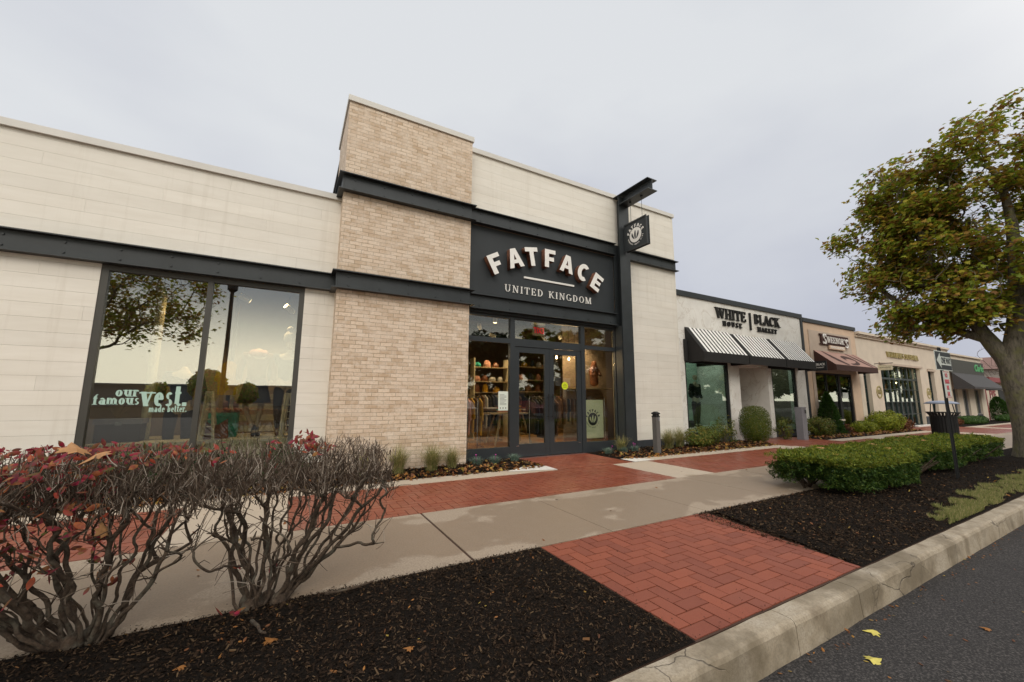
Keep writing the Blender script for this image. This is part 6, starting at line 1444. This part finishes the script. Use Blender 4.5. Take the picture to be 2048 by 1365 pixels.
for (x, y, s, rz, lb) in ((.02, 2.72, .075, .6, 'largest curled orange leaf on the near mulch'), (-.36, 2.68, .05, 2., 'small orange leaf on the near mulch, left of the largest'), (.66, 2.25, .05, 1.2, 'orange leaf lying alone on the mulch near the bottom edge')):
    one_leaf('dry_leaf', (x, y, bedz(x, y)+.012), s, rz, MT['litter'], lb)
for a, b, lb in (((-.10, 2.95), (-.02, 2.66), 'short bare stick on the mulch below the bare bush'), ((.30, 3.1), (.60, 3.02), 'low grey branch reaching right over the mulch from the bare bush')):
    mb = MB(); p = Vector((a[0], a[1], .05)); q = Vector((b[0], b[1], .10)); mb.tube([p, p.lerp(q, .35)+Vector((.01, .01, -.015)), p.lerp(q, .7)+Vector((-.005, .0, -.01)), q], [.011, .009, .007, .005], 7); tag(mb.build('stick', MT['stem'], None, True), lb, 'stick')
# ================================================================== ACROSS THE ROAD (seen in the glass)
def leafy_tree(c, r_, base, n, nl, ls, lb, grp=None, mat='maple'):
    o = thing('street_tree', (base[0], base[1], -.2), lb, 'tree', grp); p, d = ell(c, r_, n, .2)
    P_, pa = grow(([(base[0], base[1], -.25), (base[0], base[1], 1.2), (base[0]*.8+c[0]*.2, base[1]*.8+c[1]*.2, max(2.2, c[2]-r_[2]-.3))], 1), [tuple(q) for q in p], .4, .16, .3); t_, rd_ = limbs(P_, pa, .008, 2.2, .22, 'trunk', MT['bark'], o, 8, 3)
    cp = np.array([P_[i] for i in range(3, len(P_)) if rd_[i] < .035]); wt = np.array([max(.0, .3+mnoise.noise(Vector(q)*.9)*1.7) for q in cp])+.01; wt /= wt.sum()
    ps_ = cp[rng.choice(len(cp), nl, p=wt)]+rng.normal(0, .18, (nl, 3)); scatter('crown', MAPLE[0], MAPLE[1], ps_, rots(nl, None, .8), rng.uniform(ls*.7, ls*1.3, nl), MT[mat], o); return o
leafy_tree((-5.3, -3.4, 5.3), (2.7, 2.0, 2.2), (-7.2, -3.6), 420, 6000, .12, 'tree across the road behind the viewpoint, reflected in the left window')
for i, (x, y, h, r_) in enumerate(((8.2, -9.5, 4.3, 2.5), (12.6, -9.5, 4.0, 2.6), (17, -9, 4.2, 2.9), (22.5, -10, 4.4, 3.0), (29, -9.5, 4.6, 3.3), (36, -10, 4.6, 3.4), (43, -10, 4.8, 3.6), (52, -11, 5, 4.2), (63, -11, 5, 4.4), (78, -12, 5.4, 5.2), (98, -13, 6, 6.5))):  # row gives dark glass reflections; nearest tree added to darken the entrance pane
    leafy_tree((x, y, h), (r_, r_*.8, h*.66), (x, y), 120, 6500, .30+.004*x, 'leafy tree in the row across the road, placed for dark reflections in the shop glass', 'trees in the row across the road', 'box' if i % 2 else 'maple')
lp = thing('lamp_post', (-2.6, -5.2, -.2), 'tall dark lamp post across the road, reflected in the window', 'lamp post'); MB().lathe(-2.6, -5.2, [(.13, 0), (.10, .4), (.075, 6.4)], 12, -.2).build('pole', MT['canmetal'], lp); MB().lathe(-2.6, -5.2, [(.10, 6.2), (.2, 6.3), (.22, 6.8), (.05, 7.0)], 12, -.2).build('lantern', MT['canmetal'], lp)
for cx, cy, cz, rr, n, nm in ((-7.6, -36, 2.5, 1.75, 2600, 'middle'), (-4.2, -36, 1.7, 1.2, 1200, 'smaller'), (-12.5, -40, 1.8, 1.1, 900, 'left')):
    rt_ = thing('round_tree', (cx, cy, -.2), '%s rounded tree beyond the car park, reflected low in the left window' % nm, 'tree'); q, dd = ell((cx, cy, cz), (rr, rr, rr), n, .5); scatter('crown', MAPLE[0], MAPLE[1], q, rots(n, dd, .8), rng.uniform(.18, .36, n), MT['maple'], rt_); MB().tube([(cx, cy, -.2), (cx, cy, cz)], [.2, .1], 8).build('trunk', MT['bark'], rt_)
lbd = thing('long_building', (0, -62, 0), 'long low building far across the car park, reflected in the glass', 'building'); box('wall', MT['bollard'], lbd, -120, -70, -.2, 120, -62, 2.9); box('roof', MT['roof'], lbd, -121, -71, 2.9, 121, -61.5, 3.2)
for i in range(5):
    x = 4+i*3.4; cr = thing('parked_car', (x, -14, -.19), 'parked car across the road, reflected in the entrance glass', 'car', 'cars parked across the road'); pr = [(0, .25), (.05, .65), (.9, .80), (1.5, 1.30), (3.1, 1.33), (3.8, .85), (4.3, .75), (4.35, .3)]
    MB().prism(pr, 0, 1.7, lambda u, v, dd, x=x: (x+dd, -16+u, -.19+v)).build('body', MT[['galv', 'navy', 'white', 'canmetal', 'redpaint'][i]], cr)
    for sx in (0, 1.55):
        for sy in (.8, 3.5): MB().tube([(x+sx-.02, -16+sy, .13), (x+sx+.2, -16+sy, .13)], .32, 16).build('wheel', MT['black'], cr)
